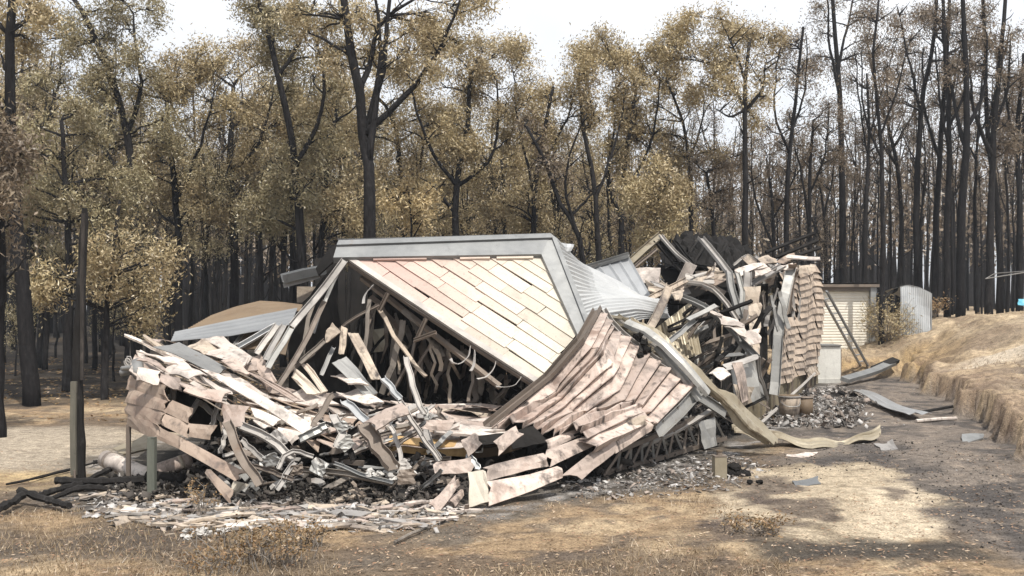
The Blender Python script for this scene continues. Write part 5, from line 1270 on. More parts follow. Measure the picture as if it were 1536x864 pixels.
def right_wreck():
    r = random.Random(71)
    ch = lambda pts, w, h, m, lb, up=(.3, -.8, .5), sway=.006, prof='c': thing_from(stud(pts, w, h, prof, up=up, sway=sway, n=8, r=r), 'steel_channel', M[m], lb, 'steel channel', 'channels in the wreck by the standing wall')
    # black roof humps
    t = empty('roof_remnant', base_of((1060, 560, 17)), 'soot black remnant of roof humped above the wreck by the standing wall', 'roof remnant')
    for rows in ([[(1000, 366, 18.2), (1022, 352, 18.6), (1052, 349, 18.8), (1075, 354, 18.6), (1092, 372, 18.3)], [(990, 385, 17.0), (1025, 372, 17.0), (1060, 370, 17.0), (1085, 376, 17.0), (1105, 398, 17.0)], [(1000, 402, 16.0), (1030, 400, 16.0), (1058, 404, 16.0), (1085, 404, 16.0), (1108, 410, 16.0)]],
                 [[(1062, 360, 18.9), (1078, 353, 19.2), (1098, 356, 19.2), (1122, 372, 19.2), (1138, 388, 19.1)], [(1070, 380, 17.6), (1088, 374, 17.6), (1106, 380, 17.6), (1126, 392, 17.6), (1140, 400, 17.6)], [(1076, 402, 16.6), (1092, 404, 16.6), (1108, 406, 16.6), (1122, 408, 16.6), (1138, 410, 16.6)]]):
        S = grid_surface(rows); g = []
        for j in range(8):
            g.append([S(i / 22, j / 7) + Vector((r.uniform(-.05, .05), 0, .03 * math.sin(i * 2.1) + r.uniform(-.05, .05) + (r.uniform(-.03, .05) if j == 0 else 0))) for i in range(23)])
        MB().quadgrid(g, .008).build('roof_sheet', M['blacksteel'], t)
    for pts in ([(1010, 362, 17), (1040, 400, 16)], [(1045, 360, 17), (1025, 400, 16.2)], [(1060, 360, 17), (1040, 398, 16.2)], [(1090, 365, 17.2), (1070, 400, 16.3)], [(1008, 395, 16), (1100, 408, 15.8)]):
        stud(pts, .07, .05, r=r).build('rafter', M['char'], t)
    thing_from(qb([(985, 398, 16.3), (1140, 402, 16.3), (1135, 440, 15.9), (1010, 450, 15.9)], 8, 4, th=.03, dent=.04, r=r), 'burnt_ceiling', M['blacksteel'], 'black burnt ceiling sheet under the roof humps', 'ceiling sheet')
    thing_from(qb([(940, 402, 15.6), (990, 404, 15.6), (985, 425, 15.4), (945, 428, 15.4)], th=.02, r=r), 'loose_board', M['pale'], 'pale board glimpsed left below the black roof', 'board')
    ch([(944, 396, 15.8), (968, 374, 16.1), (993, 353, 16.4)], .16, .06, 'olive', 'pale topped roof edge rising left of the black humps', up=(0, -.7, .7))
    ch([(950, 402, 15.7), (985, 374, 16.1)], .06, .05, 'brownsteel', 'dark rail just under the pale roof edge')
    ch([(990, 354, 16.3), (1010, 378, 16.0), (1040, 403, 15.6)], .09, .05, 'ashsteel', 'light rafter slanting down right from the roof edge top')
    ch([(984, 362, 16.3), (1010, 392, 16.0), (1030, 415, 15.6)], .16, .05, 'blacksteel', 'black rafter parallel below the light one')
    ch([(1050, 358, 15.6), (1072, 384, 15.2), (1092, 410, 14.8)], .14, .06, 'ashsteel', 'light channel standing up through the black roof')
    ch([(1092, 408, 14.8), (1098, 440, 14.6), (1108, 478, 14.4)], .13, .06, 'galv', 'upright channel continuing below the one through the roof')
    ch([(1104, 410, 14.9), (1112, 440, 14.7), (1108, 478, 14.5)], .10, .05, 'galv', 'second upright channel just right of the first')
    ch([(994, 442, 13.9), (1028, 450, 13.8), (1062, 466, 13.7), (1093, 492, 13.6), (1116, 520, 13.5), (1134, 538, 13.4)], .13, .06, 'galv', 'long arched channel bowing across the middle of the right wreck', up=(0, -.5, .85))
    ch([(1024, 425, 14.4), (1060, 430, 14.3), (1085, 452, 14.2), (1105, 480, 14.1)], .10, .05, 'ashsteel', 'shorter arched channel above the long one', up=(0, -.5, .85))
    ch([(1003, 430, 13.6), (988, 465, 13.2), (970, 500, 12.9)], .14, .06, 'dull', 'wide pale post leaning at the left of the right wreck')
    ch([(1030, 420, 14.2), (990, 440, 13.9), (975, 448, 13.6)], .10, .04, 'dull', 'pale strip over the leaning post')
    ch([(1186, 402, 16.4), (1177, 440, 16.2), (1167, 500, 16.0), (1163, 560, 15.9), (1160, 592, 15.8)], .20, .07, 'galv', 'tallest grey channel bowed at the broken edge of the standing wall', up=(-.1, -.99, .1))
    ch([(1193, 404, 16.9), (1186, 430, 16.7), (1180, 470, 16.5)], .12, .06, 'brownsteel', 'dark channel beside the tallest grey one')
    ch([(1128, 428, 15.6), (1152, 413, 15.9), (1174, 400, 16.2)], .13, .06, 'ashsteel', 'pale channel bridging to the top of the standing wall', up=(0, -.6, .8))
    ch([(1120, 408, 15.3), (1119, 450, 15.1), (1120, 480, 15.0)], .16, .05, 'ashsteel', 'broad pale upright behind the column of short boards')
    ch([(1042, 480, 13.6), (1020, 500, 13.3), (1002, 514, 13.1)], .09, .05, 'galv', 'curved pale rail in front of the browned corrugated sheet')
    ch([(1100, 398, 16.2), (1120, 384, 16.5), (1134, 392, 16.6)], .05, .04, 'ashsteel', 'thin pale bracket bent over behind the pale roof boards')
    for i, (x0, y0, x1, y1) in enumerate(((1148, 380, 1221, 351), (1162, 388, 1226, 362), (1176, 391, 1230, 373))):
        thing_from(stud([(x0, y0, 19.8), (x1, y1, 20.6)], .055, .05, 'r', r=r), 'roof_rod', M['blacksteel'], ['topmost of the three dark rods jutting above the standing wall', 'middle one of the three dark rods jutting above the standing wall', 'lowest of the three dark rods jutting above the standing wall'][i], 'rod', 'dark rods above the standing wall')
    # boards
    B = [([(1115, 430, 14.2), (1141, 431, 14.3), (1141, 454, 14.2), (1116, 453, 14.1)], 'dull', 'square tan board at the top of the column of short boards'),
         ([(1122, 454, 14.2), (1141, 455, 14.2), (1141, 476, 14.1), (1124, 474, 14.1)], 'dull', 'second tan board down the column of short boards'),
         ([(1122, 475, 14.1), (1141, 476, 14.1), (1141, 498, 14.0), (1124, 496, 14.0)], 'dull', 'third tan board down the column of short boards'),
         ([(1124, 514, 13.9), (1140, 514, 13.9), (1140, 536, 13.8), (1126, 534, 13.8)], 'dull', 'lowest tan board of the column of short boards'),
         ([(1078, 472, 13.6), (1106, 478, 13.6), (1117, 492, 13.4), (1084, 488, 13.4)], 'pale', 'white board on the long arched channel, upper'),
         ([(1086, 488, 13.4), (1117, 492, 13.4), (1120, 505, 13.3), (1106, 502, 13.3)], 'pale', 'white board on the long arched channel, lower'),
         ([(1106, 500, 13.4), (1139, 492, 13.6), (1141, 514, 13.4), (1122, 519, 13.3)], 'pale', 'pale board crossing the foot of the column of short boards'),
         ([(1062, 460, 13.7), (1080, 470, 13.6), (1084, 476, 13.5), (1064, 468, 13.6)], 'pale', 'small pale board higher on the long arched channel'),
         ([(1008, 438, 13.8), (1026, 434, 13.9), (1022, 452, 13.6), (1010, 450, 13.6)], 'dull', 'tan board end where the long arched channel begins'),
         ([(1012, 424, 14.2), (1030, 420, 14.3), (1026, 434, 14.1), (1013, 436, 14.1)], 'dull', 'tan board scrap above the start of the arched channel'),
         ([(1040, 418, 14.6), (1062, 412, 14.7), (1055, 424, 14.4), (1038, 426, 14.4)], 'dull', 'rusty tan board curling below the black roof'),
         ([(1100, 406, 15.5), (1128, 395, 15.8), (1146, 396, 15.8), (1112, 414, 15.4)], 'pale', 'pale roof board left of the bridging channel'),
         ([(1128, 404, 15.7), (1150, 398, 15.9), (1158, 408, 15.7), (1134, 414, 15.5)], 'pale', 'pale roof board on top of the bridging channel'),
         ([(1136, 388, 16.3), (1155, 383, 16.5), (1166, 393, 16.4), (1142, 398, 16.1)], 'dull', 'tan board curled highest beside the standing wall'),
         ([(1160, 396, 16.4), (1186, 396, 16.6), (1196, 402, 16.4), (1165, 402, 16.2)], 'pale', 'flat pale board on top of the tallest grey channel'),
         ([(1198, 398, 18.0), (1222, 396, 19.5), (1222, 408, 19.4), (1198, 412, 17.9)], 'dull', 'tan capping board along the top of the standing wall'),
         ([(1062, 560, 12.6), (1080, 547, 12.8), (1098, 560, 12.6), (1079, 571, 12.4)], 'pale', 'square white card leaning above the browned ridge sheet')]
    for c, m, lb in B:
        thing_from(qb(c, r=r, bulge=.03, th=.014), 'loose_board', M[m], lb, 'board')
    # browned corrugated wall sheet inside
    t = empty('corrugated_sheet', base_of((1015, 560, 14.3)), 'browned corrugated sheet standing in the middle of the right wreck', 'sheet')
    S = grid_surface([[(984, 492, 13.9), (1010, 472, 14.3), (1036, 452, 14.6)], [(1000, 545, 13.4), (1026, 540, 13.9), (1052, 530, 14.2)]])
    corrugated(S, 60, 4, 11, amp=.018, across='u').build('sheet', M['olive'], t)
    # dark backing of the ruined room
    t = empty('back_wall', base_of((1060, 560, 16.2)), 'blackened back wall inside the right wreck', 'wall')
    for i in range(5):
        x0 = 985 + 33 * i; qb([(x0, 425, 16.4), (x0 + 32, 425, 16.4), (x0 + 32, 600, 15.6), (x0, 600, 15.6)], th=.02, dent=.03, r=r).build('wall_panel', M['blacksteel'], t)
    # fan of burnt battens
    for i in range(58):
        x = r.uniform(1020, 1160); y = r.uniform(450, 545); a = r.gauss(2.35, .35); l = r.uniform(30, 80); d = r.uniform(13.6, 15.3)
        thing_from(stud([(x, y, d), (x + math.cos(a) * l, y + math.sin(a) * l * .9, d + r.uniform(-.3, .3))], r.uniform(.03, .08), r.uniform(.015, .04), r.choice('cr'), twist=r.uniform(-.5, .5), r=r),
                   'burnt_batten', M[mk := r.choice(['brownsteel', 'brownsteel', 'greytimber', 'blacksteel', 'char', 'galv'])], MW[mk] + ' batten fanned out inside the right wreck, ' + ('left' if x < 1065 else 'middle' if x < 1115 else 'right') + (' and high' if y < 497 else ' and low'), 'batten', 'burnt battens inside the right wreck')
    for i in range(30):
        x = r.uniform(1125, 1180); y = r.uniform(415, 470); a = r.gauss(2.1, .5); l = r.uniform(25, 60); d = r.uniform(15.8, 17.5)
        thing_from(stud([(x, y, d), (x + math.cos(a) * l, y + math.sin(a) * l, d)], r.uniform(.03, .07), .03, r.choice('cr'), twist=r.uniform(-.5, .5), r=r),
                   'burnt_batten', M[mk := r.choice(['ashsteel', 'olive', 'galv', 'greytimber'])], MW[mk] + ' batten jammed behind the column of short boards' + (', upper' if y < 442 else ', lower'), 'batten', 'pale battens by the standing wall')
    # boards and scraps along the broken top
    for i in range(36):
        f = r.random(); x = 985 + 215 * f + r.uniform(-10, 10); y = 428 - 30 * f + r.uniform(-12, 16); d = 14.4 + 2.6 * f + r.uniform(-.4, .4); c = P(x, y, d)
        a = Vector((r.uniform(-1, 1), r.uniform(-.5, .5), r.uniform(-.4, .3))).normalized(); b = a.cross(Vector((r.uniform(-.4, .4), -.5, .8))).normalized(); l = r.uniform(.10, .30); w = r.uniform(.05, .09)
        thing_from(qb([c - a * l + b * w, c + a * l + b * w, c + a * l - b * w, c - a * l - b * w], 3, 2, r=r, bulge=.02), 'loose_board', M[mk := r.choice(['dull', 'pale', 'dull', 'brown', 'ashsteel'])], MW[mk] + ' board scrap on the ragged top of the right wreck, ' + ('left' if f < .33 else 'middle' if f < .66 else 'right'), 'board', 'board scraps along the top of the right wreck')
    # grey bathroom like sheets low in front
    spec = [([(1092, 548, 13.2), (1135, 538, 13.5), (1138, 600, 13.6), (1100, 612, 13.1)], 'galv', 'grey lining sheet standing below the arched channel foot'),
            ([(1100, 545, 13.0), (1116, 543, 13.1), (1122, 600, 13.0), (1112, 604, 12.9)], 'pink', 'narrow pinkish stud leaning on the grey lining sheet'),
            ([(1098, 576, 12.9), (1128, 582, 13.1), (1126, 604, 13.1), (1108, 612, 12.9)], 'dull', 'pinkish tan sheet folded at the foot of the grey lining'),
            ([(1083, 546, 13.0), (1134, 530, 13.4), (1136, 538, 13.3), (1090, 556, 12.9)], 'ashsteel', 'ash covered ledge above the grey lining sheet'),
            ([(1134, 560, 13.9), (1150, 590, 14.2), (1146, 602, 14.1), (1132, 590, 13.8)], 'galv', 'small grey offcut right of the grey lining')]
    for c, m, lb in spec: thing_from(qb(c, r=r, bulge=.03), 'lining_sheet', M[m], lb, 'sheet')
    thing_from(stud([(1137, 535, 13.7), (1141, 575, 13.9), (1150, 600, 14.1)], .06, .04, sway=.02, r=r), 'steel_channel', M['ashsteel'], 'bent pale strip right of the grey lining sheet', 'steel channel')
    # the long twisted ridge sheet
    t = empty('ridge_sheet', base_of((1130, 660, 11.8)), 'long browned ridge sheet twisting down from the roof to the ground', 'roof sheet')
    S = grid_surface([[(944, 480, 12.0), (968, 484, 11.9), (1004, 506, 11.7), (1040, 540, 11.6), (1085, 575, 11.7), (1108, 590, 11.75), (1135, 625, 11.8), (1172, 662, 11.9)],
                      [(946, 488, 11.8), (962, 496, 11.65), (998, 522, 11.45), (1036, 560, 11.35), (1074, 595, 11.35), (1100, 618, 11.4), (1128, 648, 11.5), (1160, 670, 11.6)],
                      [(940, 496, 11.9), (958, 508, 11.8), (990, 534, 11.6), (1028, 575, 11.5), (1062, 605, 11.5), (1090, 634, 11.5), (1112, 660, 11.55), (1150, 668, 11.75)]])
    g = []
    for j in range(19):
        row = []
        for i in range(41):
            u, v = i / 40, j / 18; row.append(S(u, .5 + (v - .5) * (.34 + .24 * u + .12 * math.sin(u * 9))) + Vector((.012 * math.sin(u * 31 + v * 6), 0, .05 * abs(((v * 2.5 + .08 * math.sin(u * 9)) % 1) - .5) * 2 + .07 * abs((u * 4.3 + .3 * v) % 1 - .5) + r.uniform(-.005, .005))))
        g.append(row)
    MB().quadgrid(g, .006).build('folded_sheet', M['olive'], t)
    for pts, w in (([(940, 484, 11.75), (972, 498, 11.55), (1006, 526, 11.35), (1040, 562, 11.2), (1062, 590, 11.2)], .13), ([(985, 520, 11.5), (1020, 560, 11.3), (1050, 600, 11.2)], .09)):
        hp = [(-w / 2, -.02), (-w * .35, w * .16), (0, w * .24), (w * .35, w * .16), (w / 2, -.02), (w * .33, w * .12), (0, w * .20), (-w * .33, w * .12)]
        MB().sweep(beam_pts(pts, r, 10, .012), hp, Vector((.1, -.75, .6)), .35).build('ridge_cap', M['galv'], t)
    t = empty('ridge_sheet', base_of((1240, 665, 12.4)), 'browned ribbed sheet curling along the ground to the right end of the wreck', 'roof sheet')
    S = grid_surface([[(1092, 632, 12.3), (1120, 634, 12.5), (1165, 640, 12.8), (1210, 655, 12.8), (1255, 655, 12.9), (1290, 645, 13.0), (1318, 632, 13.2)],
                      [(1100, 644, 12.1), (1130, 650, 12.3), (1172, 656, 12.4), (1215, 666, 12.4), (1258, 666, 12.5), (1293, 658, 12.6), (1321, 646, 12.8)],
                      [(1108, 655, 12.0), (1140, 664, 12.1), (1180, 672, 12.1), (1222, 678, 12.0), (1262, 676, 12.1), (1295, 668, 12.2), (1318, 660, 12.5)]])
    g = [[S(i / 36, .5 + (j / 16 - .5) * (.46 + .15 * math.sin(i * .4))) + Vector((0, -.02 * math.sin(j / 16 * 6.28 * 2), .025 * math.sin(j / 16 * 6.28 * 2.5) + .02 * math.sin(i * .7))) for i in range(37)] for j in range(17)]
    MB().quadgrid(g, .006).build('folded_sheet', M['olive'], t)
    thing_from(qb([(1180, 684, 11.6), (1225, 678, 11.9), (1215, 690, 11.5), (1178, 692, 11.4)], r=r), 'loose_board', M['pale'], 'whitish scrap under the ground lying ridge sheet', 'board')
right_wreck()

def rest_on(o_pts): pass

# ------------------------------------------------------------------ yard at the right
def yard():
    r = random.Random(81)
    # white cabinet
    c = gp(1245, 577); t = empty('washing_machine', c, 'white enamelled appliance standing beyond the end of the standing wall', 'appliance')
    MB().box(c + Vector((-.02, .32, .43)), (.54, .60, .86)).build('cabinet', M['whitebox'], t)
    MB().box(c + Vector((-.02, .30, .875)), (.56, .63, .03)).build('lid', M['galv'], t)
    MB().box(c + Vector((.275, .35, .45)), (.04, .5, .7)).build('side_panel', M['brownsteel'], t)
    MB().box(c + Vector((-.02, .02, .06)), (.50, .03, .10)).build('kick_plate', M['whitebox'], t)
    MB().box(c + Vector((-.02, .015, .84)), (.50, .02, .012)).build('seam', M['galv'], t)
    # garage
    d = 28.0; xl = (1222 - CX) * d / F; xr = (1314 - CX) * d / F; zt = CH + (HY - 428) * d / F; z0 = gz((xl + xr) / 2, d + .5) - .25
    t = empty('garage', Vector(((xl + xr) / 2, d + 2, z0)), 'small grey garage with a cream roller door behind the standing wall', 'garage')
    b = lambda x0, x1, y0, y1, z0_, z1, nm, m: MB().box(((x0 + x1) / 2, (y0 + y1) / 2, (z0_ + z1) / 2), (abs(x1 - x0), abs(y1 - y0), abs(z1 - z0_))).build(nm, M[m], t)
    b(xl, xl + .12, d, d + 5, z0, zt, 'side_wall', 'zincdull'); b(xr - .15, xr, d, d + 5, z0, zt, 'side_wall', 'zincdull'); b(xl, xr, d + 4.9, d + 5, z0, zt, 'back_wall', 'zincdull')
    zl = CH + (HY - 436) * d / F; b(xl + .12, xr - .15, d + .02, d + .10, zl, zt, 'lintel', 'brownsteel')
    n = 26; g = []
    hd = zl - z0
    g = []
    for j in range(n * 6 + 1):
        z = z0 + hd * j / (n * 6); g.append([Vector((x, d + .16 - .010 * abs(math.sin(math.pi * j / 6)), z)) for x in (xl + .1, (xl + xr) / 2, xr - .13)])
    MB().quadgrid(g, .01).build('roller_door', M['roller'], t)
    g = [[Vector((xl - .12 + (xr - xl + .24) * i / 60, d - .03 + 5.2 * j, zt + .03 + .03 * (1 - j) + .012 * math.sin(i * 1.6))) for i in range(61)] for j in (0, 1)]
    MB().quadgrid(g, .01).build('roof', M['blacksteel'], t)
    b(xl - .1, xr + .1, d - .06, d - .01, zt - .05, zt + .03, 'gutter', 'brownsteel')
    # ladder leaning on the corner
    a0 = gp(1296, 562) + Vector((0, .05, 0)); top = P(1233, 437, 23.4)
    t = empty('ladder', a0, 'aluminium ladder leaning against the far end of the standing wall', 'ladder')
    ax = (top - a0).normalized(); sd = ax.cross(Vector((.55, .83, .1))).normalized(); sd = Vector((.42, -.86, .05)).cross(ax).normalized() if False else sd
    ra = []
    for s in (-1, 1):
        q = [a0 + sd * .085 * s, top + sd * .085 * s]; MB().sweep(q, rprof(.035, .07), Vector((0, -1, .2))).build('rail', M['zincdull'], t)
    L_ = (top - a0).length
    for i in range(int(L_ / .28)):
        p = a0 + ax * (.2 + .28 * i); MB().tube([p - sd * .085, p + sd * .085], .016, 6).build('rung', M['zinc'], t)
    # corrugated shed beyond
    d = 27.0; x0 = (1350 - CX) * d / F; x1 = (1396 - CX) * d / F; x2 = (1417 - CX) * d / F; zg = gz(x1, d + .5) - .3
    t = empty('garden_shed', Vector((x1, d + .8, zg)), 'pale corrugated shed with a curved top on the bank', 'shed')
    ztop = [(1350, 431), (1362, 428), (1380, 432), (1396, 440)]
    tops = [P(x, y, d).z for x, y in ztop]; xs_ = [P(x, y, d).x for x, y in ztop]
    g = []
    for j in range(7):
        row = []
        for i in range(49):
            f = i / 48; x = x0 + (x1 - x0) * f; zz = float(np.interp(x, xs_, tops)); row.append(Vector((x, d + .012 * math.sin(i * 1.9) + .03 * math.sin(f * 5 + j), zg + (zz - zg) * j / 6)))
        g.append(row)
    MB().quadgrid(g, .01).build('front_wall', M['shedmetal'], t)
    g = [[Vector((x1 + .02 + (x2 - x1) * f, d + 1.6 * f + .012 * math.sin(f * 60), zg + (tops[-1] - .12 * f - zg) * j / 4)) for f in [k / 20 for k in range(21)]] for j in range(5)]
    MB().quadgrid(g, .01).build('side_wall', M['shedmetal'], t)
    g = [[Vector((x0 + (x1 - x0) * i / 10, d + 1.8 * j, float(np.interp(x0 + (x1 - x0) * i / 10, xs_, tops)) + .01 - .15 * j)) for i in range(11)] for j in (0, 1)]
    MB().quadgrid(g, .01).build('roof', M['zincdull'], t)
    thing_from(stud([(1328, 446, 27.5), (1345, 434, 27.5), (1352, 430, 27.3)], .10, .06, 'r', r=r), 'beam', M['char'], 'charred roof beam poking out left of the corrugated shed', 'beam')
    # dry bush
    c = gp(1332, 513); t = empty('dry_bush', c, 'dry yellow brown bush in front of the garage corner', 'bush')
    w = MB(); cl = []
    for i in range(70):
        a = r.uniform(0, 6.28); el = r.uniform(.35, 1.0); l = r.uniform(.7, 1.5)
        e = c + Vector((math.cos(a) * l * .75 * (1 - el * .45), math.sin(a) * l * .75 * (1 - el * .45), l * el))
        w.tube([c, c.lerp(e, .5) + vjit(.05, r), e], [.014, .009, .004], 4)
        cl.append(np.array(c.lerp(e, .75)) + nr.normal(size=(40, 3)) * np.array([.14, .14, .18]))
    w.build('stem', M['greytimber'], t); v, f = leaf_quads(np.concatenate(cl), .10, .02, -.4); np_mesh('foliage', v - np.array(c), f, M['leaf_tan'], t)
    # small brown shrubs on the bank top
    for x, y, h, lb in ((1402, 478, .5, 'low brown shrub at the right foot of the corrugated shed'), (1290, 512, .22, 'tiny russet shrub between the ladder and the bush')):
        c = gp(x, y); t = empty('dry_shrub', c, lb, 'shrub'); w = MB(); cl = []
        for i in range(16):
            a = r.uniform(0, 6.28); l = h * r.uniform(.6, 1.1); e = c + Vector((math.cos(a) * l * .6, math.sin(a) * l * .6, l)); w.tube([c, e], [.01, .004], 4)
            cl.append(np.array(e) + nr.normal(size=(30, 3)) * h * .2)
        w.build('stem', M['greytimber'], t); v, f = leaf_quads(np.concatenate(cl), .09, .03, 0); np_mesh('foliage', v - np.array(c), f, M['leaf_dry'], t)
    # bucket, canister, melted things
    c = gp(1184, 628); t = empty('bucket', c, 'scorched tin bucket by the slatted skirt', 'bucket')
    MB().tube([c, c + Vector((0, 0, .15)), c + Vector((0, 0, .32))], [.145, .155, .17], 18).build('shell', M['dull'], t, True)
    MB().tube([c + Vector((0, 0, .325)), c + Vector((0, 0, .345))], [.178, .178], 18).build('rim', M['ashsteel'], t, True)
    MB().tube([c + Vector((0, 0, .346)), c + Vector((0, 0, .352))], [.165, .165], 18).build('ash_fill', M['rusty'], t)
    MB().tube(wiggle_path([c + Vector((-.17, 0, .3)), c + Vector((-.1, -.16, .2)), c + Vector((.1, -.16, .2)), c + Vector((.17, 0, .3))], 10, .002, r), .006, 5).build('handle', M['galv'], t)
    c = gp(1207, 627); t = empty('tin_drum', c, 'rust brown tin standing just right of the bucket', 'tin')
    MB().tube([c, c + Vector((0, 0, .30))], [.13, .13], 16).build('shell', M['rusty'], t, True); MB().tube([c + Vector((0, 0, .302)), c + Vector((0, 0, .318))], [.137, .137], 16).build('rim', M['brownsteel'], t, True)
    c = gp(1079, 717); t = empty('fuel_can', c, 'yellowish rectangular metal can standing at the wreck front', 'can')
    MB().box(c + Vector((0, 0, .11)), (.125, .11, .22), .1).build('body', M['olive'], t); MB().box(c + Vector((0, 0, .228)), (.132, .117, .012), .1).build('lid', M['brownsteel'], t)
    MB().tube([c + Vector((0, 0, .235)), c + Vector((0, 0, .27))], [.03, .03], 10).build('spout', M['brownsteel'], t); MB().tube([c + Vector((.0, 0, .27)), c + Vector((0, 0, .285))], [.036, .036], 10).build('cap', M['rusty'], t)
    def lump(c, s, n, mat, name, lb, cat):
        mb = MB()
        for k in range(n):
            q = Vector(c) + Vector((r.uniform(-s, s), r.uniform(-s, s) * .6, r.uniform(0, s * .6))); rr = s * r.uniform(.3, .6)
            g = [[q + Vector((math.cos(a) * math.sin(b), math.sin(a) * math.sin(b), .7 * math.cos(b))) * rr * r.uniform(.8, 1.2) for a in [6.28 * i / 9 for i in range(9)]] for b in (.05, .6, 1.2, 1.8, 2.4, 3.1)]
            for row in g: row.append(row[0])
            mb.quadgrid(g)
        return thing_from(mb, name, M[mat], lb, cat, smooth=False)
    lump(gp(1106, 712), .14, 6, 'blacksteel', 'melted_object', 'black melted heap right of the yellowish can', 'melted heap')
    lump(gp(1132, 727), .06, 3, 'blacksteel', 'melted_object', 'small round black lump lying on the sandy soil', 'melted lump')
    lump(gp(1098, 702), .08, 4, 'pink', 'clay_fragment', 'pinkish curved fragment leaning behind the yellowish can', 'fragment')
    lump(gp(1265, 598), .18, 6, 'blacksteel', 'melted_object', 'black melted clump beyond the ash heap', 'melted heap')
    # beams and sheets on the track
    g0 = lambda x, y, h: gp(x, y) + Vector((0, 0, h))
    thing_from(stud([g0(1266, 580, .10), g0(1305, 572, .16), g0(1340, 566, .22)], .19, .09, 'r', up=(0, -.5, .86), r=r), 'roof_beam', M['fascia'], 'grey fascia length with a blackened end lying on the track', 'beam')
    thing_from(stud([g0(1310, 570, .20), g0(1343, 563, .30)], .20, .08, 'r', up=(0, -.5, .86), r=r), 'charred_beam', M['char'], 'charred end piece overlapping the grey fascia length', 'beam')
    t = empty('roof_sheet', gp(1335, 615), 'narrow pale ribbed strip lying flat on the track', 'roof sheet')
    A_, B_ = g0(1285, 598, .10), g0(1378, 632, .03); s_ = (B_ - A_).cross(Vector((0, 0, 1))).normalized()
    g = [[A_.lerp(B_, i / 12) + s_ * (.16 * (j / 8 * 2 - 1)) * (.7 + .5 * i / 12) + Vector((0, 0, .05 + .02 * math.sin(j * 1.6) + .03 * math.sin(i * .6))) for i in range(13)] for j in range(9)]
    MB().quadgrid(g, .006).build('sheet', M['zinc'], t)
    thing_from(MB().tube([g0(1374, 636, .03), g0(1404, 634, .03), g0(1434, 631, .03)], .028, 7), 'pipe', M['pale'], 'thin pale pipe lying on the track below the bank', 'pipe')
    thing_from(MB().tube([g0(1384, 622, .03), g0(1430, 619, .04)], .022, 6), 'branch', M['char'], 'thin charred branch lying on the track under the bank', 'branch')
    thing_from(qb([g0(1310, 668, .02), g0(1336, 664, .03), g0(1345, 676, .02), g0(1322, 678, .02)], r=r), 'sheet_scrap', M['ashsteel'], 'flat grey scrap lying right of the curled ridge sheet', 'scrap')
    thing_from(qb([g0(1445, 658, .02), g0(1470, 650, .03), g0(1472, 660, .02), g0(1448, 666, .02)], r=r, dent=.002), 'sheet_scrap', M['fascia'], 'bluish scrap lying at the foot of the bank', 'scrap')
    thing_from(qb([g0(1190, 724, .01), g0(1225, 719, .02), g0(1232, 727, .01), g0(1195, 731, .01)], r=r), 'sheet_scrap', M['capping'], 'dark flat scrap on the sandy soil', 'scrap')
    # clothes line at the right edge
    top = P(1560, 405, 27); t = empty('clothes_line', Vector((top.x, 27, gz(top.x, 27))), 'wire arms of a rotary clothes line at the right edge of the photo', 'clothes line')
    MB().tube([Vector((top.x, 27, gz(top.x, 27) - .1)), top], .03, 8).build('pole', M['galv'], t)
    for q in (((1478, 418, 26),), ((1492, 410, 28),), ((1620, 400, 27),), ((1590, 400, 25),)):
        MB().tube([top, P(*q[0])], .014, 5).build('arm', M['galv'], t)
    MB().tube([P(1478, 418, 26), P(1492, 410, 28), P(1620, 400, 27.5), P(1590, 400, 25), P(1478, 418, 26)], .007, 4).build('wire', M['galv'], t)
    p = P(1534, 452, 28); m_, nt, bb = new_mat('blue_plastic'); bb.inputs['Base Color'].default_value = (.10, .38, .50, 1); bb.inputs['Roughness'].default_value = .5
    thing_from(qb([P(1527, 448, 28), P(1545, 446, 28), P(1546, 458, 27.9), P(1526, 457, 27.9)], r=r), 'tarpaulin', m_, 'small turquoise cover glimpsed at the right edge under the trees', 'cover')
yard()

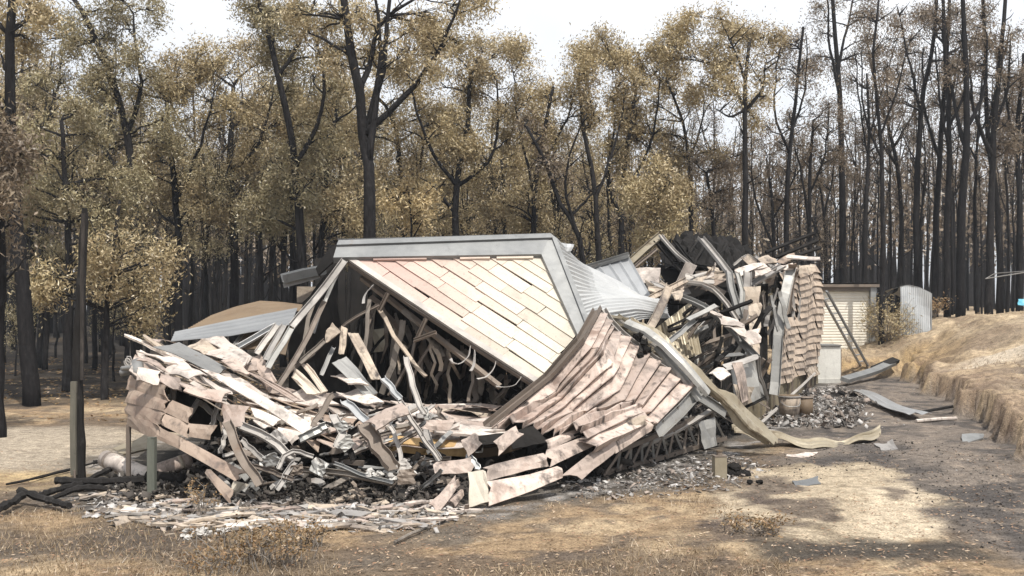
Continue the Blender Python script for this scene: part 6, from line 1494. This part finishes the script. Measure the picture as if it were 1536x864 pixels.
# ------------------------------------------------------------------ left side: pole, pipes, logs
def left_side():
    r = random.Random(91)
    b = gp(122, 736); b.z -= .1; d = b.y
    t = empty('charred_pole', b, 'tall charred pole with a faded green plank fixed to its lower half', 'pole')
    MB().tube(wiggle_path([b, P(117, 640, d), P(117, 520, d), P(123, 400, d), P(127, 312, d)], 16, .008, r), [.07, .062, .052, .058, .05, .054, .048, .05, .045, .047, .043, .044, .038, .04, .034, .026], 9).build('shaft', M['char'], t)
    MB().sweep([P(112, 712, d - .06), P(111, 640, d - .06), P(112, 572, d - .06)], rprof(.052, .03), Vector((0, -1, 0))).build('plank', M['paintedplank'], t)
    MB().sweep([P(124, 570, d - .05), P(124, 400, d - .045), P(126, 320, d - .04)], rprof(.03, .02), Vector((0, -1, 0))).build('batten', M['barkgrey'], t)
    MB().tube([P(113, 344, d), P(108, 346, d - .05)], .02, 6).build('peg', M['char'], t)
    thing_from(MB().tube(beam_pts([(113, 735, d - .1), (112, 705, d - .1)], r, 3, .003), .012, 6), 'stake', M['brownsteel'], 'thin stake at the foot of the charred pole', 'stake')
    def cyl(pts, rad, m, nm, lb, cat, cap=None):
        p = [P(*q) for q in pts]; a = (p[-1] - p[0]).normalized()
        t = empty(nm, Vector((p[0].x, p[0].y, gz(p[0].x, p[0].y))), lb, cat)
        n = 10; q = [p[0].lerp(p[-1], i / (n - 1)) for i in range(n)]
        MB().tube([q[0] - a * rad * .35] + q + [q[-1] + a * rad * .35], [rad * .55] + [rad * (1 - .012 * (i % 2)) for i in range(n)] + [rad * .55], 18).build('shell', M[m], t, True)
        if cap: MB().tube([p[-1] - a * .05, p[-1] + a * .03], [rad * 1.05] * 2, 18).build('collar', M[cap], t, True)
        MB().tube([p[0] + a * .06, p[0] + a * .10], [rad * 1.03] * 2, 18).build('band', M['dull'], t, True)
        return t
    cyl([(158, 688, 10.2), (224, 716, 9.8)], .088, 'pale', 'water_cylinder', 'whitened cylinder with pink scorch lying behind the corner posts', 'cylinder')
    cyl([(284, 690, 9.9), (232, 708, 9.75)], .075, 'pink', 'water_cylinder', 'pink cylinder lying right of the green post', 'cylinder')
    cyl([(222, 714, 9.45), (272, 719, 9.35)], .055, 'blacksteel', 'flue_pipe', 'black open pipe lying in front of the pink cylinder', 'pipe', 'blacksteel')
    t = thing_from(qb([(172, 674, 10.6), (225, 645, 10.9), (235, 664, 10.5), (190, 684, 10.2)], r=r), 'panel', M['olive'], 'dull olive panel leaning behind the whitened cylinder', 'panel')
    thing_from(qb([(165, 732, 9.3), (180, 712, 9.4), (182, 716, 9.3), (170, 736, 9.2)], r=r), 'scrap', M['ashsteel'], 'small white scrap between pole and post', 'scrap')
    # burnt logs
    g0 = lambda x, y, h=.05: gp(x, y) + Vector((0, 0, h))
    for pts, rad, lb in (([g0(-10, 778), g0(20, 768, .07), g0(36, 760, .1)], .055, 'burnt log running out of the photo at the left edge'), ([g0(30, 758, .12), g0(70, 764, .07), g0(104, 770)], .05, 'burnt log lying between the pole foot and the leaves'),
                         ([g0(84, 738, .1), g0(150, 740, .1), g0(220, 735, .08)], .06, 'long burnt log lying from the pole to the green post'), ([g0(60, 752, .05), g0(100, 750, .1), g0(125, 745, .12)], .05, 'short burnt log crossing at the pole foot'),
                         ([g0(130, 735, .08), g0(160, 722, .1), g0(176, 712, .06)], .05, 'burnt log right behind the pole'), ([g0(10, 732, .03), g0(60, 722, .03), g0(160, 695, .03)], .022, 'long thin burnt branch on the road edge'), ([g0(70, 760, .05), g0(120, 752, .1), g0(160, 745, .06)], .045, 'burnt log in front of the pole foot'),
                         ([g0(140, 700, .04), g0(180, 694, .06)], .035, 'short burnt stick beside the whitened cylinder')):
        thing_from(MB().tube(wiggle_path(pts, 14, .010, r), [rad * .66 * r.uniform(.65, 1.2) for _ in range(14)], 6), 'burnt_log', M['char'], lb, 'log', 'burnt logs at the pole foot')
    thing_from(MB().tube(wiggle_path([g0(592, 818, .02), g0(620, 808, .03), g0(646, 795, .02)], 8, .01, r), [.012] * 8, 6), 'branch', M['greytimber'], 'bare stick lying in the dry grass at the front', 'stick')
left_side()

# ------------------------------------------------------------------ fragments, rubble, litter, grass, shrubs
def chips(poly, n, smin, smax, zoff, name, label, cat, mat, seed, flatness=.35, zf=None, thick=.25):
    r = np.random.default_rng(seed); P_ = np.array(poly); lo = P_.min(0); hi = P_.max(0)
    xy = r.uniform(lo, hi, (n * 4, 2)); sd = polysd(xy[:, 0], xy[:, 1], poly) + r.normal(0, .12, len(xy)); xy = xy[sd > 0][:n]; n = len(xy)
    z = ground_z(xy[:, 0], xy[:, 1]) + zoff * r.random(n)
    if zf is not None: z = z + zf(xy[:, 0], xy[:, 1])
    s = smin + (smax - smin) * r.random(n) ** 3
    a = r.normal(size=(n, 3)); a[:, 2] *= flatness; a /= np.linalg.norm(a, axis=1)[:, None]
    up = r.normal(size=(n, 3)) * flatness; up[:, 2] += 1; b = np.cross(up, a); b /= np.linalg.norm(b, axis=1)[:, None]; c = np.cross(a, b)
    h1 = (s * r.uniform(.6, 1.2, n))[:, None] * a; h2 = (s * r.uniform(.3, .8, n))[:, None] * b; h3 = (s * thick * r.uniform(.3, 1, n))[:, None] * c
    ctr = np.stack([xy[:, 0], xy[:, 1], z], 1)
    k = lambda: r.uniform(.6, 1.1, (n, 1))
    v = np.stack([ctr - h1 * k() - h2 * k(), ctr + h1 * k() - h2 * k(), ctr + h1 * k() + h2 * k(), ctr - h1 * k() + h2 * k(), ctr - h1 * .8 - h2 * .8 + h3, ctr + h1 * .8 - h2 * .8 + h3, ctr + h1 * .8 + h2 * .8 + h3, ctr - h1 * .8 + h2 * .8 + h3], 1).reshape(-1, 3)
    q = np.array([[0, 1, 5, 4], [1, 2, 6, 5], [2, 3, 7, 6], [3, 0, 4, 7], [4, 5, 6, 7]]); f = (np.arange(n)[:, None, None] * 8 + q[None]).reshape(-1, 4)
    return tag(np_mesh(name, v, f, M[mat]), label, cat, kind='stuff')

def small_stuff():
    r = random.Random(101)
    front = px_poly([(130, 745), (330, 738), (480, 742), (640, 750), (705, 762), (640, 790), (500, 798), (300, 800), (160, 775)])
    chips(front, 4200, .006, .055, .025, 'ash_rubble', 'pale ash and crumbs of cladding along the front of the wreck', 'rubble', 'rubble', 1)
    chips(px_poly([(180, 720), (660, 715), (660, 760), (180, 752)]), 4200, .01, .06, .10, 'char_rubble', 'dark charred crumbs under the front of the wreck', 'rubble', 'darkrubble', 2, .8)
    chips(px_poly([(1190, 588), (1262, 582), (1300, 610), (1290, 645), (1190, 645), (1130, 640)]), 3400, .01, .075, .06, 'ash_rubble', 'ash and rubble heaped beyond the bucket', 'rubble', 'rubble', 3, .7,
          zf=lambda x, y: .10 * np.exp(-((x - 5.9) ** 2 / 1.0 + (y - 16.2) ** 2 / 3.0)), thick=.22)
    chips(px_poly([(830, 725), (1090, 678), (1150, 700), (1060, 735), (880, 745)]), 1600, .008, .045, .03, 'ash_rubble', 'ash crumbs in front of the floor truss', 'rubble', 'rubble', 4)
    chips(px_poly([(1090, 690), (1330, 660), (1530, 690), (1530, 860), (1440, 800), (1330, 705), (1130, 730)]), 1500, .003, .017, .006, 'charcoal_crumbs', 'charcoal crumbs strewn over the dark track', 'rubble', 'darkrubble', 5, .6, thick=.5)
    chips(px_poly([(1090, 690), (1260, 580), (1400, 580), (1530, 700), (1530, 860), (1440, 800), (1330, 705)]), 700, .004, .02, .008, 'ash_crumbs', 'pale ash flecks strewn over the dark track', 'rubble', 'rubble', 6, .4)
    chips([(-3.2, 9.3), (-.5, 9.1), (1.2, 10.6), (3.0, 13.4), (4.2, 17), (1, 17), (-3.6, 12)], 5200, .015, .10, .10, 'house_rubble', 'burnt rubble covering the floor of the wreck', 'rubble', 'darkrubble', 7, .8, zf=lambda x, y: .36 * sst(.15, 1.6, polysd(x, y, HOUSE)) * .8, thick=.6)
    # flat broken pieces one could pick up
    for i in range(240):
        for _ in range(30):
            x = r.uniform(135, 700); y = r.uniform(742, 800)
            wx, wy = flat(x, y)
            if polysd(np.array([[wx]]), np.array([[wy]]), front)[0, 0] > 0: break
        p = Vector((wx, wy, gz(wx, wy) + r.uniform(.012, .035))); a = r.gauss(0.1, .5); l = r.uniform(.05, .24); w = r.uniform(.02, .07)
        ua = Vector((math.cos(a), math.sin(a), r.uniform(-.08, .08))); ub = Vector((-math.sin(a), math.cos(a), r.uniform(-.15, .15)))
        c = [p - ua * l * r.uniform(.8, 1) + ub * w, p + ua * l + ub * w * r.uniform(.4, 1), p + ua * l * r.uniform(.7, 1) - ub * w, p - ua * l - ub * w * r.uniform(.5, 1)]
        thing_from(qb(c, 3, 2, th=.010, dent=.003, r=r), 'cladding_fragment', M[mk := r.choice(['pale', 'dull', 'dull', 'ashsteel', 'pink', 'greytimber'])], MW[mk] + ' flat cladding fragment in the ash ' + near(x, FRONT) + (', far side' if y < 770 else ', near side'), 'fragment', 'cladding fragments on the ash')
    def flatpiece(c, m, lb): thing_from(qb([gp(x, y) + Vector((0, 0, h)) for x, y, h in c], r=r, dent=.003), 'cladding_fragment', M[m], lb, 'fragment')
    flatpiece([(570, 782, .03), (600, 768, .03), (624, 772, .03), (598, 786, .03)], 'pale', 'white flat square lying at the front edge of the ash')
    flatpiece([(596, 752, .05), (628, 738, .08), (634, 742, .07), (604, 758, .05)], 'pale', 'long whitish piece propped behind the white square')
    flatpiece([(490, 752, .04), (590, 742, .06), (592, 750, .05), (494, 762, .03)], 'dull', 'long grey piece lying below the rust brown channel')
    flatpiece([(486, 762, .03), (548, 756, .04), (550, 768, .03), (490, 772, .02)], 'pink', 'pinkish piece lying left of the white square')
    flatpiece([(168, 784, .02), (188, 776, .03), (196, 786, .02), (176, 792, .02)], 'dull', 'pale tan piece lying alone at the left of the ash')
    # white ash clods
    for x, y, s, lb in ((308, 806, .10, 'white clods of ash behind the dry shrub'), (512, 790, .07, 'small white ash clods near the white square'), (585, 712, .12, 'pale ash lump caught at the foot of the widest channel')):
        c = gp(x, y); mb = MB()
        if lb.startswith('pale'): c = P(585, 718, 8.8)
        for k in range(14):
            q = c + Vector((r.uniform(-1.6, 1.6) * s, r.uniform(-1, 1) * s, r.uniform(0, .5) * s)); rr = s * r.uniform(.15, .4)
            g = [[q + Vector((math.cos(a) * math.sin(b), math.sin(a) * math.sin(b), .7 * math.cos(b))) * rr * r.uniform(.4, 1.35) for a in [6.283 * i / 6 for i in range(6)]] for b in (.1, .9, 1.7, 3.0)]
            for row in g: row.append(row[0])
            mb.quadgrid(g)
        tag(thing_from(mb, 'ash_clods', M['ash'], lb, 'ash'), kind='stuff')
    # leaf litter and dry grass
    def area(n, seed, ymax=12, dens=None):
        q = np.random.default_rng(seed); y = 1 / q.uniform(1 / ymax, 1 / 4.6, n); x = q.uniform(-1, 1, n) * (y * .56 + .3)
        return x, y, q
    x, y, q = area(15000, 9); k = (polysd(x, y, HOUSE) < -.25) & (fbm(x * 1.3, y * 1.3, 3) > .40); x, y = x[k], y[k]
    v, f = leaf_quads(np.stack([x, y, ground_z(x, y) + q.uniform(.008, .020, len(x))], 1), .042, .014, 0)
    cz = np.repeat(v.reshape(-1, 4, 3).mean(1)[:, 2], 4); v[:, 2] = cz + (v[:, 2] - cz) * .35
    tag(np_mesh('leaf_litter', v, f, M['litter']), 'fallen dry leaves strewn over the front yard', 'leaf litter', kind='stuff')
    x, y, q = area(60000, 10, 11); den = fbm(x * 1.1 + 5, y * 1.1, 4)
    patchk = polysd(x, y, px_poly([(1120, 700), (1290, 690), (1380, 705), (1440, 805), (1270, 825), (1080, 790)])) < .05
    trk = x < np.interp(y, [4, 6.6, 9.2, 12], [2.4, 2.5, 2.7, 2.0])
    k = (polysd(x, y, HOUSE) < -.45) & (den > .50) & patchk & trk & ~((y > 9.2 + .12 * (x + 7)) & (x < -2.6)); x, y = x[k], y[k]; n = len(x)
    z = ground_z(x, y); h = q.uniform(.015, .055, n); a = q.uniform(0, 6.28, n); ln = q.normal(0, .7, (n, 2)) * h[:, None]
    w = .0035; dx = np.cos(a) * w; dy = np.sin(a) * w
    v = np.stack([np.stack([x - dx, y - dy, z - .01], 1), np.stack([x + dx, y + dy, z - .01], 1), np.stack([x + ln[:, 0], y + ln[:, 1], z + h], 1)], 1).reshape(-1, 3)
    tag(np_mesh('dry_grass', v, np.arange(3 * n).reshape(n, 3), M['straw']), 'short dry grass over the front yard', 'grass', kind='stuff')
    # dry grass along the bank top
    q = np.random.default_rng(12); x = q.uniform(5, 15, 16000); y = q.uniform(9, 30, 16000); bm = bank_mask(x, y); k = (bm > .93) & (fbm(x + 3, y, 3) > .52); x, y = x[k], y[k]; n = len(x)
    z = ground_z(x, y); h = q.uniform(.02, .07, n); a = q.uniform(0, 6.28, n); ln = q.normal(0, .6, (n, 2)) * h[:, None]; w = .008; dx = np.cos(a) * w; dy = np.sin(a) * w
    v = np.stack([np.stack([x - dx, y - dy, z - .01], 1), np.stack([x + dx, y + dy, z - .01], 1), np.stack([x + ln[:, 0], y + ln[:, 1], z + h], 1)], 1).reshape(-1, 3)
    tag(np_mesh('dry_grass', v, np.arange(3 * n).reshape(n, 3), M['straw']), 'dry grass on top of the bank', 'grass', kind='stuff')
    # forest floor litter
    q = np.random.default_rng(13); x = q.uniform(-16, 4, 9000); y = q.uniform(15, 34, 9000); k = fbm(x * .6, y * .6, 3) > .45; x, y = x[k], y[k]
    v, f = leaf_quads(np.stack([x, y, ground_z(x, y) + .03], 1), .12, .05, 0); cz = np.repeat(v.reshape(-1, 4, 3).mean(1)[:, 2], 4); v[:, 2] = cz + (v[:, 2] - cz) * .4
    tag(np_mesh('forest_litter', v, f, M['leaf_dry']), 'scorched litter on the forest floor', 'leaf litter', kind='stuff')
    # dry shrubs
    def shrub(x, y, h, spread, n, lb):
        c = gp(x, y); t = empty('dry_shrub', c, lb, 'shrub'); w = MB(); cl = []
        for i in range(n):
            b0 = c + Vector((r.gauss(0, spread), r.gauss(0, spread * .7), 0)); b0.z = gz(b0.x, b0.y); l = h * r.uniform(.4, 1.1)
            e = b0 + Vector((r.gauss(0, .28) * l, r.gauss(0, .28) * l, l)); m = b0.lerp(e, .5) + vjit(.015, r); w.tube([b0, m, e], [.005, .004, .002], 4)
            for k in range(3):
                s = b0.lerp(e, r.uniform(.35, .95)); s2 = s + Vector((r.gauss(0, .05), r.gauss(0, .05), r.uniform(.02, .07))); w.tube([s, s2], [.003, .0015], 3)
                cl.append(np.array(s2) + nr.normal(size=(r.randint(4, 9), 3)) * .022)
        tag(w.build('stem', M['greytimber'], t), kind='stuff'); v, f = leaf_quads(np.concatenate(cl), .034, .013, 0); np_mesh('foliage', v - np.array(c), f, M['leaf_dry'], t)
    shrub(385, 850, .22, .20, 46, 'larger dry shrub at the bottom of the photo')
    shrub(305, 772, .22, .04, 8, 'thin dry sprig standing in the ash at the front')
    shrub(450, 820, .15, .16, 26, 'low dry shrub right of the larger one')
    shrub(320, 862, .13, .12, 18, 'low dry shrub at the bottom edge left of the larger one')
    shrub(1130, 800, .08, .15, 22, 'low reddish dry tuft at the edge of the sandy patch')
small_stuff()

# ------------------------------------------------------------------ smoke haze in the air

hz, hnt, hb = new_mat('smoke_haze'); hnt.nodes.remove(hb)
pv = N(hnt, 'ShaderNodeVolumePrincipled'); pv.inputs['Color'].default_value = (0.86, 0.92, 1.0, 1); pv.inputs['Density'].default_value = 0.0010; pv.inputs['Anisotropy'].default_value = 0.2
hnt.links.new(pv.outputs[0], hnt.nodes['Material Output'].inputs['Volume'])
hm = MB().box((0, 175, 10.75), (620, 520, 28.5)); hm.f = [f[::-1] for f in hm.f]; ho = hm.build('haze', hz); tag(ho, 'thin bluish smoke haze hanging in the air', 'haze', kind='stuff')
